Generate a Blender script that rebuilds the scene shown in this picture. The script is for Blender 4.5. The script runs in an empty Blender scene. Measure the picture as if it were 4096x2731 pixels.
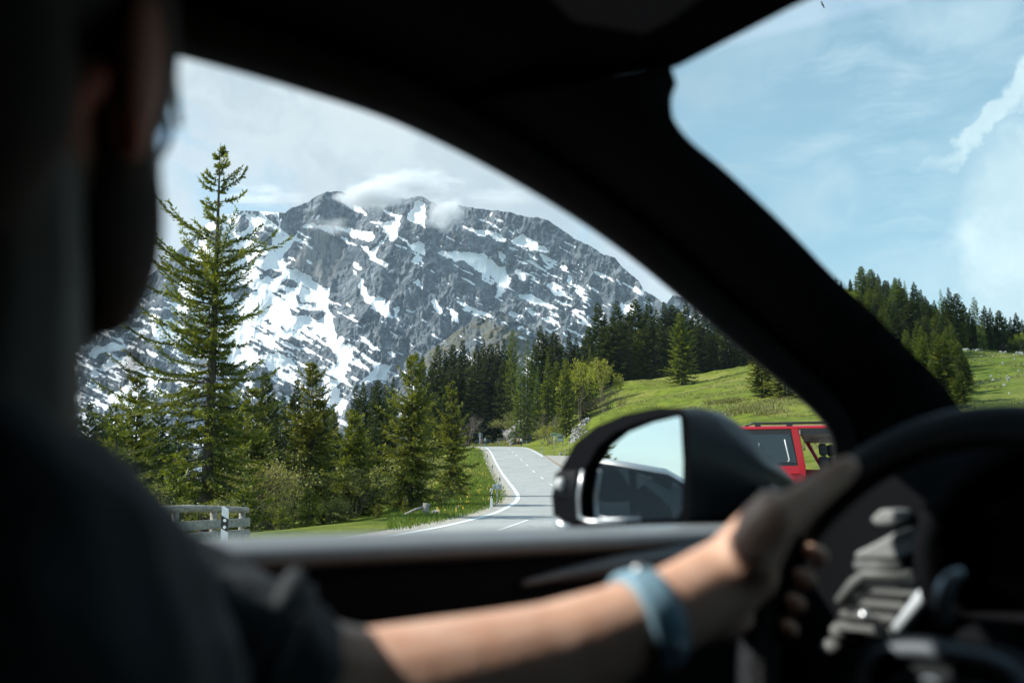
import bpy, bmesh, math, random
import numpy as np
from mathutils import Vector, Matrix, noise as mnoise

scene = bpy.context.scene
COL = scene.collection
rad = math.radians

# ---------------------------------------------------------------- camera
EYE = 1.60                       # camera height above the road
FPX = 3982.0                     # 35 mm on full frame, in pixels of the 4096 wide photograph
PITCH = math.atan(535.0 / FPX)   # horizon sits below the middle of the frame
cam_d = bpy.data.cameras.new("camera")
cam_d.sensor_width = 36.0
cam_d.lens = 35.0
cam_d.clip_start = 0.02
cam_d.clip_end = 30000.0
cam_d.dof.use_dof = True
cam_d.dof.focus_distance = 90.0
cam_d.dof.aperture_fstop = 3.8
cam_d.dof.aperture_blades = 0
cam = bpy.data.objects.new("camera", cam_d)
COL.objects.link(cam)
cam.location = (0, 0, EYE)
cam.rotation_euler = (rad(90) + PITCH, 0, 0)
scene.camera = cam

# ---------------------------------------------------------------- sun, sky, exposure
SUN_AZ = rad(-90.0)              # measured from the view axis (+Y), negative is to the left
SUN_EL = rad(40.5)
sun_dir = Vector((math.sin(SUN_AZ) * math.cos(SUN_EL), math.cos(SUN_AZ) * math.cos(SUN_EL), math.sin(SUN_EL)))
sun_d = bpy.data.lights.new("sun", 'SUN')
sun_d.energy = 5.0
sun_d.angle = rad(0.53)
sun_d.color = (1.0, 0.955, 0.87)
sun = bpy.data.objects.new("sun", sun_d)
COL.objects.link(sun)
sun.rotation_euler = sun_dir.to_track_quat('Z', 'Y').to_euler()

scene.view_settings.view_transform = 'Standard'
scene.view_settings.look = 'None'
scene.view_settings.gamma = 1.0
scene.view_settings.use_curve_mapping = False
scene.view_settings.exposure = 0.52
scene.render.engine = 'CYCLES'
cy = scene.cycles
cy.use_denoising = True
try:
    cy.denoiser = 'OPENIMAGEDENOISE'
    cy.denoising_input_passes = 'RGB_ALBEDO_NORMAL'
except Exception:
    pass
cy.max_bounces = 8
cy.diffuse_bounces = 4
cy.glossy_bounces = 4
cy.transmission_bounces = 6
cy.transparent_max_bounces = 12
cy.volume_bounces = 3
cy.volume_max_steps = 96
cy.sample_clamp_indirect = 6.0
cy.caustics_reflective = False
cy.caustics_refractive = False

world = bpy.data.worlds.new("World")
scene.world = world
world.use_nodes = True


class NT:
    """small helper for building node trees"""
    def __init__(s, tree):
        s.t = tree
        tree.nodes.clear()

    def n(s, kind, _props=None, **inp):
        nd = s.t.nodes.new(kind)
        for k, v in (_props or {}).items():
            setattr(nd, k, v)
        for k, v in inp.items():
            key = k.replace('_', ' ') if k.replace('_', ' ') in nd.inputs else k
            if key[0] == 'i' and key[1:].isdigit():
                key = int(key[1:])
            s.put(nd, key, v)
        return nd

    def put(s, nd, key, v):
        sock = nd.inputs[key]
        if isinstance(v, bpy.types.NodeSocket):
            s.t.links.new(v, sock)
        elif isinstance(v, bpy.types.Node):
            s.t.links.new(v.outputs[0], sock)
        else:
            if isinstance(v, (tuple, list)) and len(v) == 3 and sock.type == 'RGBA':
                v = (*v, 1.0)
            sock.default_value = v

    def math(s, op, a, b=0.0, c=None, clamp=False):
        nd = s.t.nodes.new('ShaderNodeMath')
        nd.operation = op
        nd.use_clamp = clamp
        s.put(nd, 0, a)
        s.put(nd, 1, b)
        if c is not None:
            s.put(nd, 2, c)
        return nd.outputs[0]

    def vmath(s, op, a, b=(0, 0, 0), scale=None):
        nd = s.t.nodes.new('ShaderNodeVectorMath')
        nd.operation = op
        s.put(nd, 0, a)
        if op not in ('LENGTH', 'NORMALIZE'):
            s.put(nd, 1, b) if op != 'SCALE' else s.put(nd, 'Scale', scale)
        return nd.outputs['Value'] if op in ('LENGTH', 'DOT_PRODUCT', 'DISTANCE') else nd.outputs[0]

    def mapr(s, v, a, b, c=0.0, d=1.0, smooth=True):
        nd = s.t.nodes.new('ShaderNodeMapRange')
        nd.interpolation_type = 'SMOOTHSTEP' if smooth else 'LINEAR'
        nd.clamp = True
        s.put(nd, 'Value', v)
        for k, x in zip(('From Min', 'From Max', 'To Min', 'To Max'), (a, b, c, d)):
            s.put(nd, k, x)
        return nd.outputs[0]

    def mix(s, f, a, b, mode='MIX'):
        nd = s.t.nodes.new('ShaderNodeMix')
        nd.data_type = 'RGBA'
        nd.blend_type = mode
        s.put(nd, 0, f)
        s.put(nd, 6, a)
        s.put(nd, 7, b)
        return nd.outputs[2]

    def noise(s, vec, scale, detail=4.0, rough=0.55, dist=0.0, out=0):
        nd = s.t.nodes.new('ShaderNodeTexNoise')
        s.put(nd, 'Vector', vec)
        nd.inputs['Scale'].default_value = scale
        nd.inputs['Detail'].default_value = detail
        nd.inputs['Roughness'].default_value = rough
        nd.inputs['Distortion'].default_value = dist
        return nd.outputs[out]


def pix_dir(px, py):
    """world direction of a pixel of the 4096 x 2731 photograph"""
    a = (px - 2048.0) / FPX
    b = (1365.5 - py) / FPX
    c, s_ = math.cos(PITCH), math.sin(PITCH)
    return Vector((a, c - b * s_, s_ + b * c))


def P(px, py, Y):
    """point seen at pixel (px, py), Y metres ahead of the camera"""
    d = pix_dir(px, py)
    return Vector((0, 0, EYE)) + d * (Y / d.y)


def build_world():
    g = NT(world.node_tree)
    out = g.n('ShaderNodeOutputWorld')
    bg = g.n('ShaderNodeBackground')
    bg.inputs['Strength'].default_value = 0.10
    g.t.links.new(bg.outputs[0], out.inputs[0])
    sky = g.n('ShaderNodeTexSky')
    sky.sky_type = 'NISHITA'
    sky.sun_disc = False
    sky.sun_elevation = SUN_EL
    sky.sun_rotation = SUN_AZ
    sky.altitude = 1500.0
    sky.air_density = 1.0
    sky.dust_density = 1.6
    sky.ozone_density = 1.2
    tc = g.n('ShaderNodeTexCoord')
    d = g.vmath('NORMALIZE', tc.outputs['Generated'])
    # broken cloud: billows plus a few banks at fixed bearings
    w1 = g.noise(d, 7.0, 4.0, 0.6, out=1)
    wv = g.vmath('SUBTRACT', w1, (0.5, 0.5, 0.5))
    dw = g.vmath('ADD', d, g.vmath('SCALE', wv, scale=0.16))
    w2 = g.noise(d, 30.0, 4.0, 0.62, out=1)
    dw = g.vmath('ADD', dw, g.vmath('SCALE', g.vmath('SUBTRACT', w2, (0.5, 0.5, 0.5)), scale=0.045))

    def bank(px, py, wx, wy, soft, amt, rot=0.0):
        c = pix_dir(px, py).normalized()
        right = Vector((c.y, -c.x, 0)).normalized()
        up = right.cross(c)
        r2 = right * math.cos(rot) + up * math.sin(rot)
        u2 = up * math.cos(rot) - right * math.sin(rot)
        x = g.math('MULTIPLY', g.math('SUBTRACT', g.vmath('DOT_PRODUCT', dw, tuple(r2)), r2.dot(c)), FPX / wx)
        y = g.math('MULTIPLY', g.math('SUBTRACT', g.vmath('DOT_PRODUCT', dw, tuple(u2)), u2.dot(c)), FPX / wy)
        r = g.math('SQRT', g.math('ADD', g.math('MULTIPLY', x, x), g.math('MULTIPLY', y, y)))
        front = g.mapr(g.vmath('DOT_PRODUCT', d, tuple(c)), 0.3, 0.6)
        return g.math('MULTIPLY', g.mapr(r, 1.0 - soft, 1.0 + soft, amt, 0.0), front)

    m = g.mapr(g.noise(d, 2.6, 7.0, 0.58, 0.3), 0.54, 0.72, 0.0, 0.75)      # general cloud cover elsewhere
    fwd = g.mapr(g.vmath('DOT_PRODUCT', d, tuple(pix_dir(2200, 900).normalized())), 0.74, 0.90, 1.0, 0.0)
    m = g.math('MULTIPLY', m, fwd)
    banks = [
        (1560, 640, 760, 430, 0.22, 0.97, -0.35),
        (1000, 300, 330, 260, 0.25, 0.95, 0.0),
        (760, 640, 130, 70, 0.4, 0.8, 0.2),
        (690, 300, 130, 80, 0.5, 0.8, 0.0),
        (600, 980, 230, 240, 0.45, 0.85, 0.0),
        (2560, 1150, 330, 170, 0.5, 0.9, -0.5),
        (2100, 560, 380, 160, 0.5, 0.55, -0.6),
        (4200, 980, 310, 420, 0.30, 1.0, 0.0),
        (4030, 425, 230, 52, 0.4, 1.0, 0.55),
        (4200, 300, 200, 70, 0.5, 1.0, 0.6),
        (3800, 20, 230, 110, 0.7, 0.45, 0.0),
        (2800, 330, 130, 100, 0.7, 0.45, 0.0),
        (3270, 800, 160, 100, 0.8, 0.38, 0.3),
        (3000, 150, 330, 120, 0.9, 0.28, 0.4),
        (3700, 1150, 520, 130, 0.9, 0.42, 0.1),
        (300, 1000, 400, 600, 0.4, 0.9, 0.0),
    ]
    for b in banks:
        m = g.math('MAXIMUM', m, bank(*b))
    wisp = g.noise(g.vmath('MULTIPLY', g.vmath('ADD', d, g.vmath('SCALE', wv, scale=0.05)), (9.0, 9.0, 42.0)), 1.0, 6.0, 0.6)
    m = g.math('MAXIMUM', m, g.mapr(wisp, 0.40, 0.78, 0.0, 0.42))
    # self shading inside the cloud: brighter billows, greyer bellies
    sh = g.noise(dw, 6.0, 6.0, 0.6)
    ccol = g.mix(g.mapr(sh, 0.34, 0.66), (3.9, 4.65, 5.0), (5.5, 6.05, 6.2))
    east = g.mapr(g.vmath('DOT_PRODUCT', d, (1, 0, 0)), 0.05, 0.42, 1.0, 1.5)
    ccol = g.vmath('SCALE', ccol, scale=east)
    skyc = g.mix(1.0, sky.outputs[0], (1.05, 1.36, 1.30), 'MULTIPLY')
    haze = g.mapr(g.vmath('DOT_PRODUCT', d, (0, 0, 1)), 0.0, 0.42, 0.72, 0.42)
    skyc = g.mix(haze, skyc, (4.3, 6.0, 6.7))
    col = g.mix(m, skyc, ccol)
    below = g.mapr(g.vmath('DOT_PRODUCT', d, (0, 0, 1)), -0.05, 0.0, 0.0, 1.0)
    col = g.mix(below, (1.2, 1.5, 1.3), col)
    g.t.links.new(col, bg.inputs['Color'])


build_world()
world.cycles.sampling_method = 'MANUAL'
world.cycles.sample_map_resolution = 256
# ---------------------------------------------------------------- helpers
MATS = {}


def mat(name, color=(0.5, 0.5, 0.5), rough=0.6, metal=0.0, vary=0.0, vscale=8.0, bump=0.0, bscale=40.0,
        spec=0.5, color2=None, coat=0.0, coords='Object', attr=None, trans=0.0, orand=0.0, stretch=(1, 1, 1), detail=5.0):
    if name in MATS:
        return MATS[name]
    m = bpy.data.materials.new(name)
    m.use_nodes = True
    g = NT(m.node_tree)
    out = g.n('ShaderNodeOutputMaterial')
    b = g.n('ShaderNodeBsdfPrincipled')
    b.inputs['Roughness'].default_value = rough
    b.inputs['Metallic'].default_value = metal
    b.inputs['Specular IOR Level'].default_value = spec
    b.inputs['Coat Weight'].default_value = coat
    b.inputs['Coat Roughness'].default_value = 0.05
    tc = g.n('ShaderNodeTexCoord').outputs[coords]
    if stretch != (1, 1, 1):
        tc = g.vmath('MULTIPLY', tc, stretch)
    col = (*color, 1.0)
    if vary or color2:
        c2 = color2 or tuple(max(0.0, c * (1 - vary)) for c in color)
        f = g.mapr(g.noise(tc, vscale, detail, 0.6), 0.33, 0.67)
        col = g.mix(f, color, c2)
    if attr:
        a = g.n('ShaderNodeAttribute', {'attribute_name': attr}).outputs['Fac']
        col = g.mix(a, col, tuple(attr_col[attr + name]) if (attr + name) in attr_col else (1, 1, 1))
    if orand:
        r = g.n('ShaderNodeObjectInfo').outputs['Random']
        hs = g.n('ShaderNodeHueSaturation')
        g.put(hs, 'Color', col)
        g.put(hs, 'Value', g.mapr(r, 0, 1, 1 - orand, 1 + orand, False))
        g.put(hs, 'Hue', g.mapr(r, 0, 1, 0.485, 0.508, False))
        col = hs.outputs[0]
    if isinstance(col, tuple):
        b.inputs['Base Color'].default_value = col
    else:
        g.t.links.new(col, b.inputs['Base Color'])
    if bump:
        bn = g.n('ShaderNodeBump')
        bn.inputs['Strength'].default_value = bump
        bn.inputs['Distance'].default_value = 0.02
        g.put(bn, 'Height', g.noise(tc, bscale, 4.0, 0.6))
        g.t.links.new(bn.outputs[0], b.inputs['Normal'])
    if trans:
        t = g.n('ShaderNodeBsdfTranslucent')
        if isinstance(col, tuple):
            t.inputs['Color'].default_value = col
        else:
            g.t.links.new(g.mix(1.0, col, (1.5, 1.45, 0.7), 'MULTIPLY'), t.inputs['Color'])
        mx = g.n('ShaderNodeMixShader')
        mx.inputs[0].default_value = trans
        g.t.links.new(b.outputs[0], mx.inputs[1])
        g.t.links.new(t.outputs[0], mx.inputs[2])
        g.t.links.new(mx.outputs[0], out.inputs[0])
    else:
        g.t.links.new(b.outputs[0], out.inputs[0])
    MATS[name] = m
    return m


attr_col = {}


def tag(o, label=None, cat=None, group=None, kind=None):
    if label: o['label'] = label
    if cat: o['category'] = cat
    if group: o['group'] = group
    if kind: o['kind'] = kind
    return o


def empty(name, loc=(0, 0, 0), rz=0.0):
    o = bpy.data.objects.new(name, None)
    o.empty_display_size = 0.2
    COL.objects.link(o)
    o.location = loc
    o.rotation_euler = (0, 0, rz)
    return o


def link_mesh(name, me, m, parent=None, smooth=False):
    if m is not None:
        for x in (m if isinstance(m, (list, tuple)) else [m]):
            me.materials.append(x)
    if smooth:
        me.polygons.foreach_set('use_smooth', [True] * len(me.polygons))
    o = bpy.data.objects.new(name, me)
    COL.objects.link(o)
    if parent is not None:
        o.parent = parent
    return o


def np_mesh(name, V, F, attrs=None):
    """mesh from numpy arrays: V (n,3), F (m,k) with k 3 or 4"""
    me = bpy.data.meshes.new(name)
    V = np.asarray(V, np.float32)
    F = np.asarray(F, np.int32)
    k = F.shape[1]
    me.vertices.add(len(V))
    me.vertices.foreach_set('co', V.ravel())
    me.loops.add(F.size)
    me.loops.foreach_set('vertex_index', F.ravel())
    me.polygons.add(len(F))
    me.polygons.foreach_set('loop_start', np.arange(0, F.size, k, dtype=np.int32))
    me.polygons.foreach_set('loop_total', np.full(len(F), k, np.int32))
    for an, av in (attrs or {}).items():
        a = me.attributes.new(an, 'FLOAT', 'POINT')
        a.data.foreach_set('value', np.asarray(av, np.float32))
    me.update(calc_edges=True)
    return me


def grid_faces(nu, nv):
    i = np.arange(nu * nv).reshape(nu, nv)
    return np.stack([i[:-1, :-1].ravel(), i[1:, :-1].ravel(), i[1:, 1:].ravel(), i[:-1, 1:].ravel()], 1)


class MB:
    """collects shapes, then makes ONE mesh object"""
    def __init__(s):
        s.v, s.f = [], []

    def add(s, vs, fs):
        o = len(s.v)
        s.v += [tuple(x) for x in vs]
        s.f += [tuple(i + o for i in f) for f in fs]
        return s

    def box(s, c, size, rz=0.0, M=None, taper=1.0):
        hx, hy, hz = (x / 2 for x in size)
        vs = []
        for z in (-1, 1):
            t = taper if z > 0 else 1.0
            for x, y in ((-1, -1), (1, -1), (1, 1), (-1, 1)):
                vs.append(Vector((x * hx * t, y * hy * t, z * hz)))
        R = M or Matrix.Rotation(rz, 3, 'Z')
        vs = [R @ v + Vector(c) for v in vs]
        return s.add(vs, [(3, 2, 1, 0), (4, 5, 6, 7), (0, 1, 5, 4), (1, 2, 6, 5), (2, 3, 7, 6), (3, 0, 4, 7)])

    def tube(s, pts, r, n=8, caps=True, squash=None):
        pts = [Vector(p) for p in pts]
        rs = r if isinstance(r, (list, tuple)) else [r] * len(pts)
        vs, fs = [], []
        t0 = (pts[1] - pts[0]).normalized()
        u = t0.orthogonal().normalized()
        for i, p in enumerate(pts):
            a = pts[max(0, i - 1)]
            b = pts[min(len(pts) - 1, i + 1)]
            t = (b - a).normalized() if (b - a).length > 1e-9 else t0
            u = (u - t * u.dot(t))
            u = u.normalized() if u.length > 1e-6 else t.orthogonal().normalized()
            w = t.cross(u)
            for k in range(n):
                an = 2 * math.pi * k / n
                vs.append(p + (u * math.cos(an) + w * math.sin(an)) * rs[i])
        for i in range(len(pts) - 1):
            for k in range(n):
                a, b = i * n + k, i * n + (k + 1) % n
                fs.append((a, b, b + n, a + n))
        if caps:
            fs.append(tuple(reversed(range(n))))
            fs.append(tuple(range((len(pts) - 1) * n, len(pts) * n)))
        return s.add(vs, fs)

    def loft(s, rings, closed=True, caps=True):
        n = len(rings[0])
        vs = [p for r in rings for p in r]
        fs = []
        for i in range(len(rings) - 1):
            for k in range(n if closed else n - 1):
                a, b = i * n + k, i * n + (k + 1) % n
                fs.append((a, b, b + n, a + n))
        if caps and closed:
            fs.append(tuple(reversed(range(n))))
            fs.append(tuple(range((len(rings) - 1) * n, len(rings) * n)))
        return s.add(vs, fs)

    def prism(s, poly, M, depth):
        """2-D polygon extruded by depth along local z, placed with a 4x4 matrix"""
        n = len(poly)
        vs = [M @ Vector((x, y, 0)) for x, y in poly] + [M @ Vector((x, y, depth)) for x, y in poly]
        fs = [tuple(reversed(range(n))), tuple(range(n, 2 * n))]
        fs += [(k, (k + 1) % n, (k + 1) % n + n, k + n) for k in range(n)]
        return s.add(vs, fs)

    def ellipsoid(s, c, r, M=None, nu=16, nv=10):
        R = M or Matrix.Identity(3)
        rings = []
        for j in range(1, nv):
            th = math.pi * j / nv
            rings.append([Vector(c) + R @ Vector((r[0] * math.sin(th) * math.cos(2 * math.pi * k / nu),
                                                  r[1] * math.sin(th) * math.sin(2 * math.pi * k / nu),
                                                  r[2] * math.cos(th))) for k in range(nu)])
        top, bot = Vector(c) + R @ Vector((0, 0, r[2])), Vector(c) - R @ Vector((0, 0, r[2]))
        o = len(s.v)
        s.loft(rings, True, False)
        a = len(s.v)
        s.v += [tuple(top), tuple(bot)]
        for k in range(nu):
            s.f.append((a, o + (k + 1) % nu, o + k))
            q = o + (nv - 2) * nu
            s.f.append((a + 1, q + k, q + (k + 1) % nu))
        return s

    def build(s, name, m, parent=None, smooth=False, bevel=0.0, weld=False, segs=2):
        me = bpy.data.meshes.new(name)
        me.from_pydata(s.v, [], s.f)
        bm = bmesh.new()
        bm.from_mesh(me)
        bmesh.ops.recalc_face_normals(bm, faces=bm.faces)
        bm.to_mesh(me)
        bm.free()
        o = link_mesh(name, me, m, parent, smooth)
        if bevel:
            md = o.modifiers.new('bevel', 'BEVEL')
            md.width = bevel
            md.segments = segs
            md.limit_method = 'ANGLE'
            md.angle_limit = rad(35)
        return o


def text_obj(name, body, size, m, parent, loc, rot, extrude=0.002, align='CENTER'):
    """lettering turned into a mesh part"""
    cu = bpy.data.curves.new(name, 'FONT')
    cu.body = body
    cu.size = size
    cu.align_x = align
    cu.align_y = 'CENTER'
    cu.extrude = extrude
    tmp = bpy.data.objects.new(name, cu)
    COL.objects.link(tmp)
    dg = bpy.context.evaluated_depsgraph_get()
    me = bpy.data.meshes.new_from_object(tmp.evaluated_get(dg))
    bpy.data.objects.remove(tmp)
    o = link_mesh(name, me, m, parent)
    o.location = loc
    o.rotation_euler = rot
    return o


def copy_tree(o, parent=None):
    c = o.copy()
    COL.objects.link(c)
    if parent is not None:
        c.parent = parent
    for ch in list(o.children):
        copy_tree(ch, c)
    return c


# value noise in numpy -------------------------------------------------
_rng = np.random.RandomState(11)
_LAT = _rng.rand(256, 256)


def vnoise(x, y, ox=0, oy=0):
    x = np.asarray(x, float) + ox * 17.31
    y = np.asarray(y, float) + oy * 29.77
    xi, yi = np.floor(x).astype(int), np.floor(y).astype(int)
    fx, fy = x - xi, y - yi
    fx = fx * fx * fx * (fx * (fx * 6 - 15) + 10)
    fy = fy * fy * fy * (fy * (fy * 6 - 15) + 10)
    a = _LAT[xi & 255, yi & 255]
    b = _LAT[(xi + 1) & 255, yi & 255]
    c = _LAT[xi & 255, (yi + 1) & 255]
    d = _LAT[(xi + 1) & 255, (yi + 1) & 255]
    return (a * (1 - fx) + b * fx) * (1 - fy) + (c * (1 - fx) + d * fx) * fy


def fbm(x, y, octv=4, seed=0, gain=0.5, ridged=False):
    t, amp, tot = 0.0, 1.0, 0.0
    ca, sa = math.cos(0.7), math.sin(0.7)
    for o in range(octv):
        n = vnoise(x, y, seed + o * 3, seed * 2 + o)
        if ridged:
            n = 1 - np.abs(2 * n - 1)
        t = t + n * amp
        tot += amp
        amp *= gain
        x, y = (x * ca - y * sa) * 2.03, (x * sa + y * ca) * 2.03
    return t / tot


def in_poly(X, Y, poly):
    """boolean array: which points lie inside the polygon"""
    p = np.asarray(poly, float)
    r = np.zeros(X.shape, bool)
    sel = (X >= p[:, 0].min()) & (X <= p[:, 0].max()) & (Y >= p[:, 1].min()) & (Y <= p[:, 1].max())
    if not sel.any():
        return r
    x, y = X[sel], Y[sel]
    c = np.zeros(x.shape, bool)
    j = len(p) - 1
    for i in range(len(p)):
        xi, yi, xj, yj = p[i, 0], p[i, 1], p[j, 0], p[j, 1]
        if yi != yj:
            c ^= ((yi > y) != (yj > y)) & (x < (xj - xi) * (y - yi) / (yj - yi) + xi)
        j = i
    r[sel] = c
    return r


def smooth_line(pts, n):
    """Catmull-Rom through points"""
    pts = [Vector(p) for p in pts]
    out = []
    m = len(pts) - 1
    for k in range(n + 1):
        t = k / n * m
        i = min(int(t), m - 1)
        f = t - i
        p0, p1, p2, p3 = pts[max(0, i - 1)], pts[i], pts[i + 1], pts[min(m, i + 2)]
        out.append(0.5 * ((2 * p1) + (p2 - p0) * f + (2 * p0 - 5 * p1 + 4 * p2 - p3) * f * f + (3 * p1 - p0 - 3 * p2 + p3) * f ** 3))
    return out
# ---------------------------------------------------------------- the ground
CTRL = []                                    # (x, y, z)


def cp(px, py, Y):
    p = P(px, py, Y)
    CTRL.append(tuple(p))


for x, y, z in [(-14, 0, 0), (14, 0, 0), (0, 0, 0), (0, -14, 0), (-40, -40, 0), (40, -40, 0.3), (0, -60, 0), (-4, 12, 0), (6, 10, 0), (10, 22, 0.1),
                (16, 14, 0.2), (30, 0, 1.0), (40, 30, 3.5), (-18, 16, -0.3), (-26, 14, -1.5), (-45, 20, -7), (-80, 20, -18), (-40, -10, -2),
                (0, 22, 0), (4, 30, 0), (9, 36, 0.25), (-90, -40, -10), (90, -40, 4), (100, 20, 12), (0, -160, 0), (-160, -160, -10), (160, -160, 8),
                (-200, 0, -50), (200, 60, 24), (-160, 100, -70), (150, 140, 26)]:
    CTRL.append((x, y, z))
for a in [(2055, 1965, 76), (2033, 1934, 90), (2004, 1892, 108), (1982, 1854, 126), (1966, 1819, 147), (1953, 1800, 166), (1932, 1788, 186),
          (2023, 2026, 50), (1959, 2055, 42), (1800, 2095, 33.5), (1603, 2135, 28), (2065, 1985, 65),
          (2240, 1935, 88), (2206, 1900, 104), (2170, 1860, 122), (2120, 1812, 151), (2060, 1788, 184), (2330, 1872, 116), (2420, 1908, 98), (2360, 1846, 128),
          (1990, 1782, 200), (2093, 1782, 192), (1910, 1779, 235), (1850, 1776, 230),
          (1900, 1735, 275), (2000, 1732, 270), (1780, 1735, 270), (1940, 1781, 221), (1925, 1780, 233), (1962, 1780, 241), (1990, 1779, 230), (1880, 1780, 240), (1935, 1776, 252), (2106, 1774, 199), (2168, 1808, 153), (2218, 1805, 146), (2241, 1780, 165),
          (2300, 1765, 158), (2243, 1860, 119), (2262, 1813, 144), (2140, 1740, 215), (2200, 1720, 215), (2320, 1702, 165), (2420, 1640, 175),
          (2490, 1532, 235), (2600, 1520, 258), (2745, 1536, 230), (2900, 1502, 265), (3000, 1496, 280), (3130, 1580, 150), (3000, 1620, 130),
          (2700, 1640, 130), (2850, 1692, 95), (3200, 1692, 92), (2520, 1722, 126), (2390, 1750, 146),
          (3850, 1612, 100), (4060, 1600, 98), (3900, 1422, 185), (4090, 1420, 190), (3815, 1403, 200), (3600, 1270, 255), (3557, 1192, 300),
          (3430, 1146, 330), (3300, 1150, 340), (3100, 1320, 340), (4090, 1402, 245), (3720, 1330, 225), (3960, 1404, 215),
          (1850, 1905, 97), (1900, 2000, 55), (1750, 2085, 41), (1500, 2110, 46), (1700, 1960, 85), (1800, 1850, 125), (1860, 1805, 165)]:
    cp(*a)
for px, Y, z in [(600, 52, -2.6), (300, 52, -4.5), (900, 58, -3.2), (1200, 60, -2.6), (600, 90, -11), (1100, 95, -8), (300, 90, -16), (1500, 100, -4.5), (1500, 160, -7),
                 (1100, 160, -20), (600, 160, -34), (200, 160, -45), (1750, 200, 2), (1600, 240, 0), (1250, 260, -25), (600, 260, -70),
                 (1700, 330, 6), (2100, 330, 16), (2400, 330, 24), (2700, 350, 28), (3000, 360, 32), (4096, 320, 36), (3800, 320, 44)]:
    CTRL.append((P(px, 1900, Y).x, Y, EYE + z))
CT = np.array(CTRL)
_C = 7.0


def _kern(d2):
    return np.sqrt(d2 + _C * _C)


_d2 = ((CT[:, None, :2] - CT[None, :, :2]) ** 2).sum(-1)
_A = _kern(_d2) - np.eye(len(CT)) * 0.6
_n = len(CT)
_M = np.zeros((_n + 3, _n + 3))
_M[:_n, :_n] = _A
_M[:_n, _n] = 1
_M[:_n, _n + 1:] = CT[:, :2]
_M[_n, :_n] = 1
_M[_n + 1:, :_n] = CT[:, :2].T
_W = np.linalg.solve(_M, np.concatenate([CT[:, 2], [0, 0, 0]]))

ROAD_L = [(-23, -34), (-16.5, -12), (-10.6, 2), (-7.2, 12), (-5.2, 18.5)] + [tuple(P(a, b, Y)[:2]) for a, b, Y in (
    (1603, 2135, 28), (1800, 2095, 33.5), (1959, 2055, 42), (2023, 2026, 50), (2055, 2004, 57), (2065, 1985, 65), (2055, 1962, 76), (2033, 1934, 90),
    (2004, 1892, 108), (1982, 1854, 126), (1966, 1819, 147), (1953, 1800, 166), (1935, 1789, 184))]
ROAD_L += [(ROAD_L[-1][0] - 2.8, 197), (-13.5, 209), (-25, 219), (-44, 224), (-80, 226)]
_rl = [Vector((a, b, 0)) for a, b in ROAD_L]
LLINE = smooth_line(_rl, 420)


def offset_line(line, d):
    out = []
    for i, p in enumerate(line):
        t = (line[min(len(line) - 1, i + 1)] - line[max(0, i - 1)]).normalized()
        out.append(p + Vector((t.y, -t.x, 0)) * d)
    return out


_LL = np.array([(p.x, p.y) for p in LLINE])


def road_dist(x, y):
    """signed distance to the road's left line, positive on the road's side"""
    x = np.atleast_1d(np.asarray(x, float)); y = np.atleast_1d(np.asarray(y, float))
    best = np.full(x.shape, 1e9)
    sgn = np.ones(x.shape)
    step = 3
    for i in range(0, len(_LL) - step, step):
        a, b = _LL[i], _LL[i + step]
        d = b - a
        L2 = (d * d).sum()
        t = np.clip(((x - a[0]) * d[0] + (y - a[1]) * d[1]) / L2, 0, 1)
        dx, dy = x - (a[0] + t * d[0]), y - (a[1] + t * d[1])
        q = np.hypot(dx, dy)
        s_ = np.sign(dx * d[1] - dy * d[0])
        m = q < best
        best[m] = q[m]
        sgn[m] = s_[m]
    return best * sgn


_ry = np.array([-50, 0, 20, 33, 42, 50, 57, 65, 76, 90, 108, 126, 147, 166, 186, 204, 225, 260])
_rz = np.array([0, 0, 0, -.02, -.01, .03, .10, .22, .42, .86, 1.80, 3.04, 4.55, 5.76, 6.80, 7.42, 8.0, 8.9])
_RY = np.linspace(-50, 260, 621)
_RZ = np.interp(_RY, _ry, _rz)
for _ in range(40):
    _RZ[1:-1] = (_RZ[:-2] + 2 * _RZ[1:-1] + _RZ[2:]) / 4


def ground_z(x, y, micro=True):
    x = np.atleast_1d(np.asarray(x, float)); y = np.atleast_1d(np.asarray(y, float))
    shp = x.shape
    x = x.ravel(); y = y.ravel()
    z = np.zeros(x.shape)
    for i0 in range(0, len(x), 20000):
        s_ = slice(i0, i0 + 20000)
        d2 = (x[s_, None] - CT[None, :, 0]) ** 2 + (y[s_, None] - CT[None, :, 1]) ** 2
        z[s_] = _kern(d2) @ _W[:_n] + _W[_n] + _W[_n + 1] * x[s_] + _W[_n + 2] * y[s_]
    r = np.hypot(x, y)
    az = np.arctan2(x, np.maximum(y, -1e9))
    far = np.clip(-90 + 60 * np.sin(az) - 0.06 * (r - 400), -260, 60)
    t = np.clip((r - 330) / 300, 0, 1)
    t = t * t * (3 - 2 * t)
    z = np.where(t > 0, np.clip(z, -150, 120) * (1 - t) + far * t, z)
    z = np.minimum(z, EYE + 95 + 0 * r)
    rd0 = road_dist(x, y)
    wr = np.clip((rd0 + 9.0) / 7.5, 0, 1) * np.clip((17.0 - rd0) / 8.5, 0, 1) * np.clip((y - 12) / 12, 0, 1) * np.clip((232 - y) / 25, 0, 1)
    wr = wr * wr * (3 - 2 * wr)
    z = z * (1 - wr) + np.interp(y, _RY, _RZ) * wr
    if micro:
        rd = road_dist(x, y)
        w = np.clip((np.abs(rd - 4.5) - 7.0) / 14.0, 0, 1) * np.clip((r - 30) / 30, 0, 1)
        z = z + w * ((fbm(x / 9, y / 9, 4, 3) - 0.5) * 1.1 + (fbm(x / 2.2, y / 2.2, 3, 8) - 0.5) * 0.35)
    return z.reshape(shp)


def gz(x, y, micro=True):
    return float(ground_z(np.array([x]), np.array([y]), micro)[0])


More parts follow.
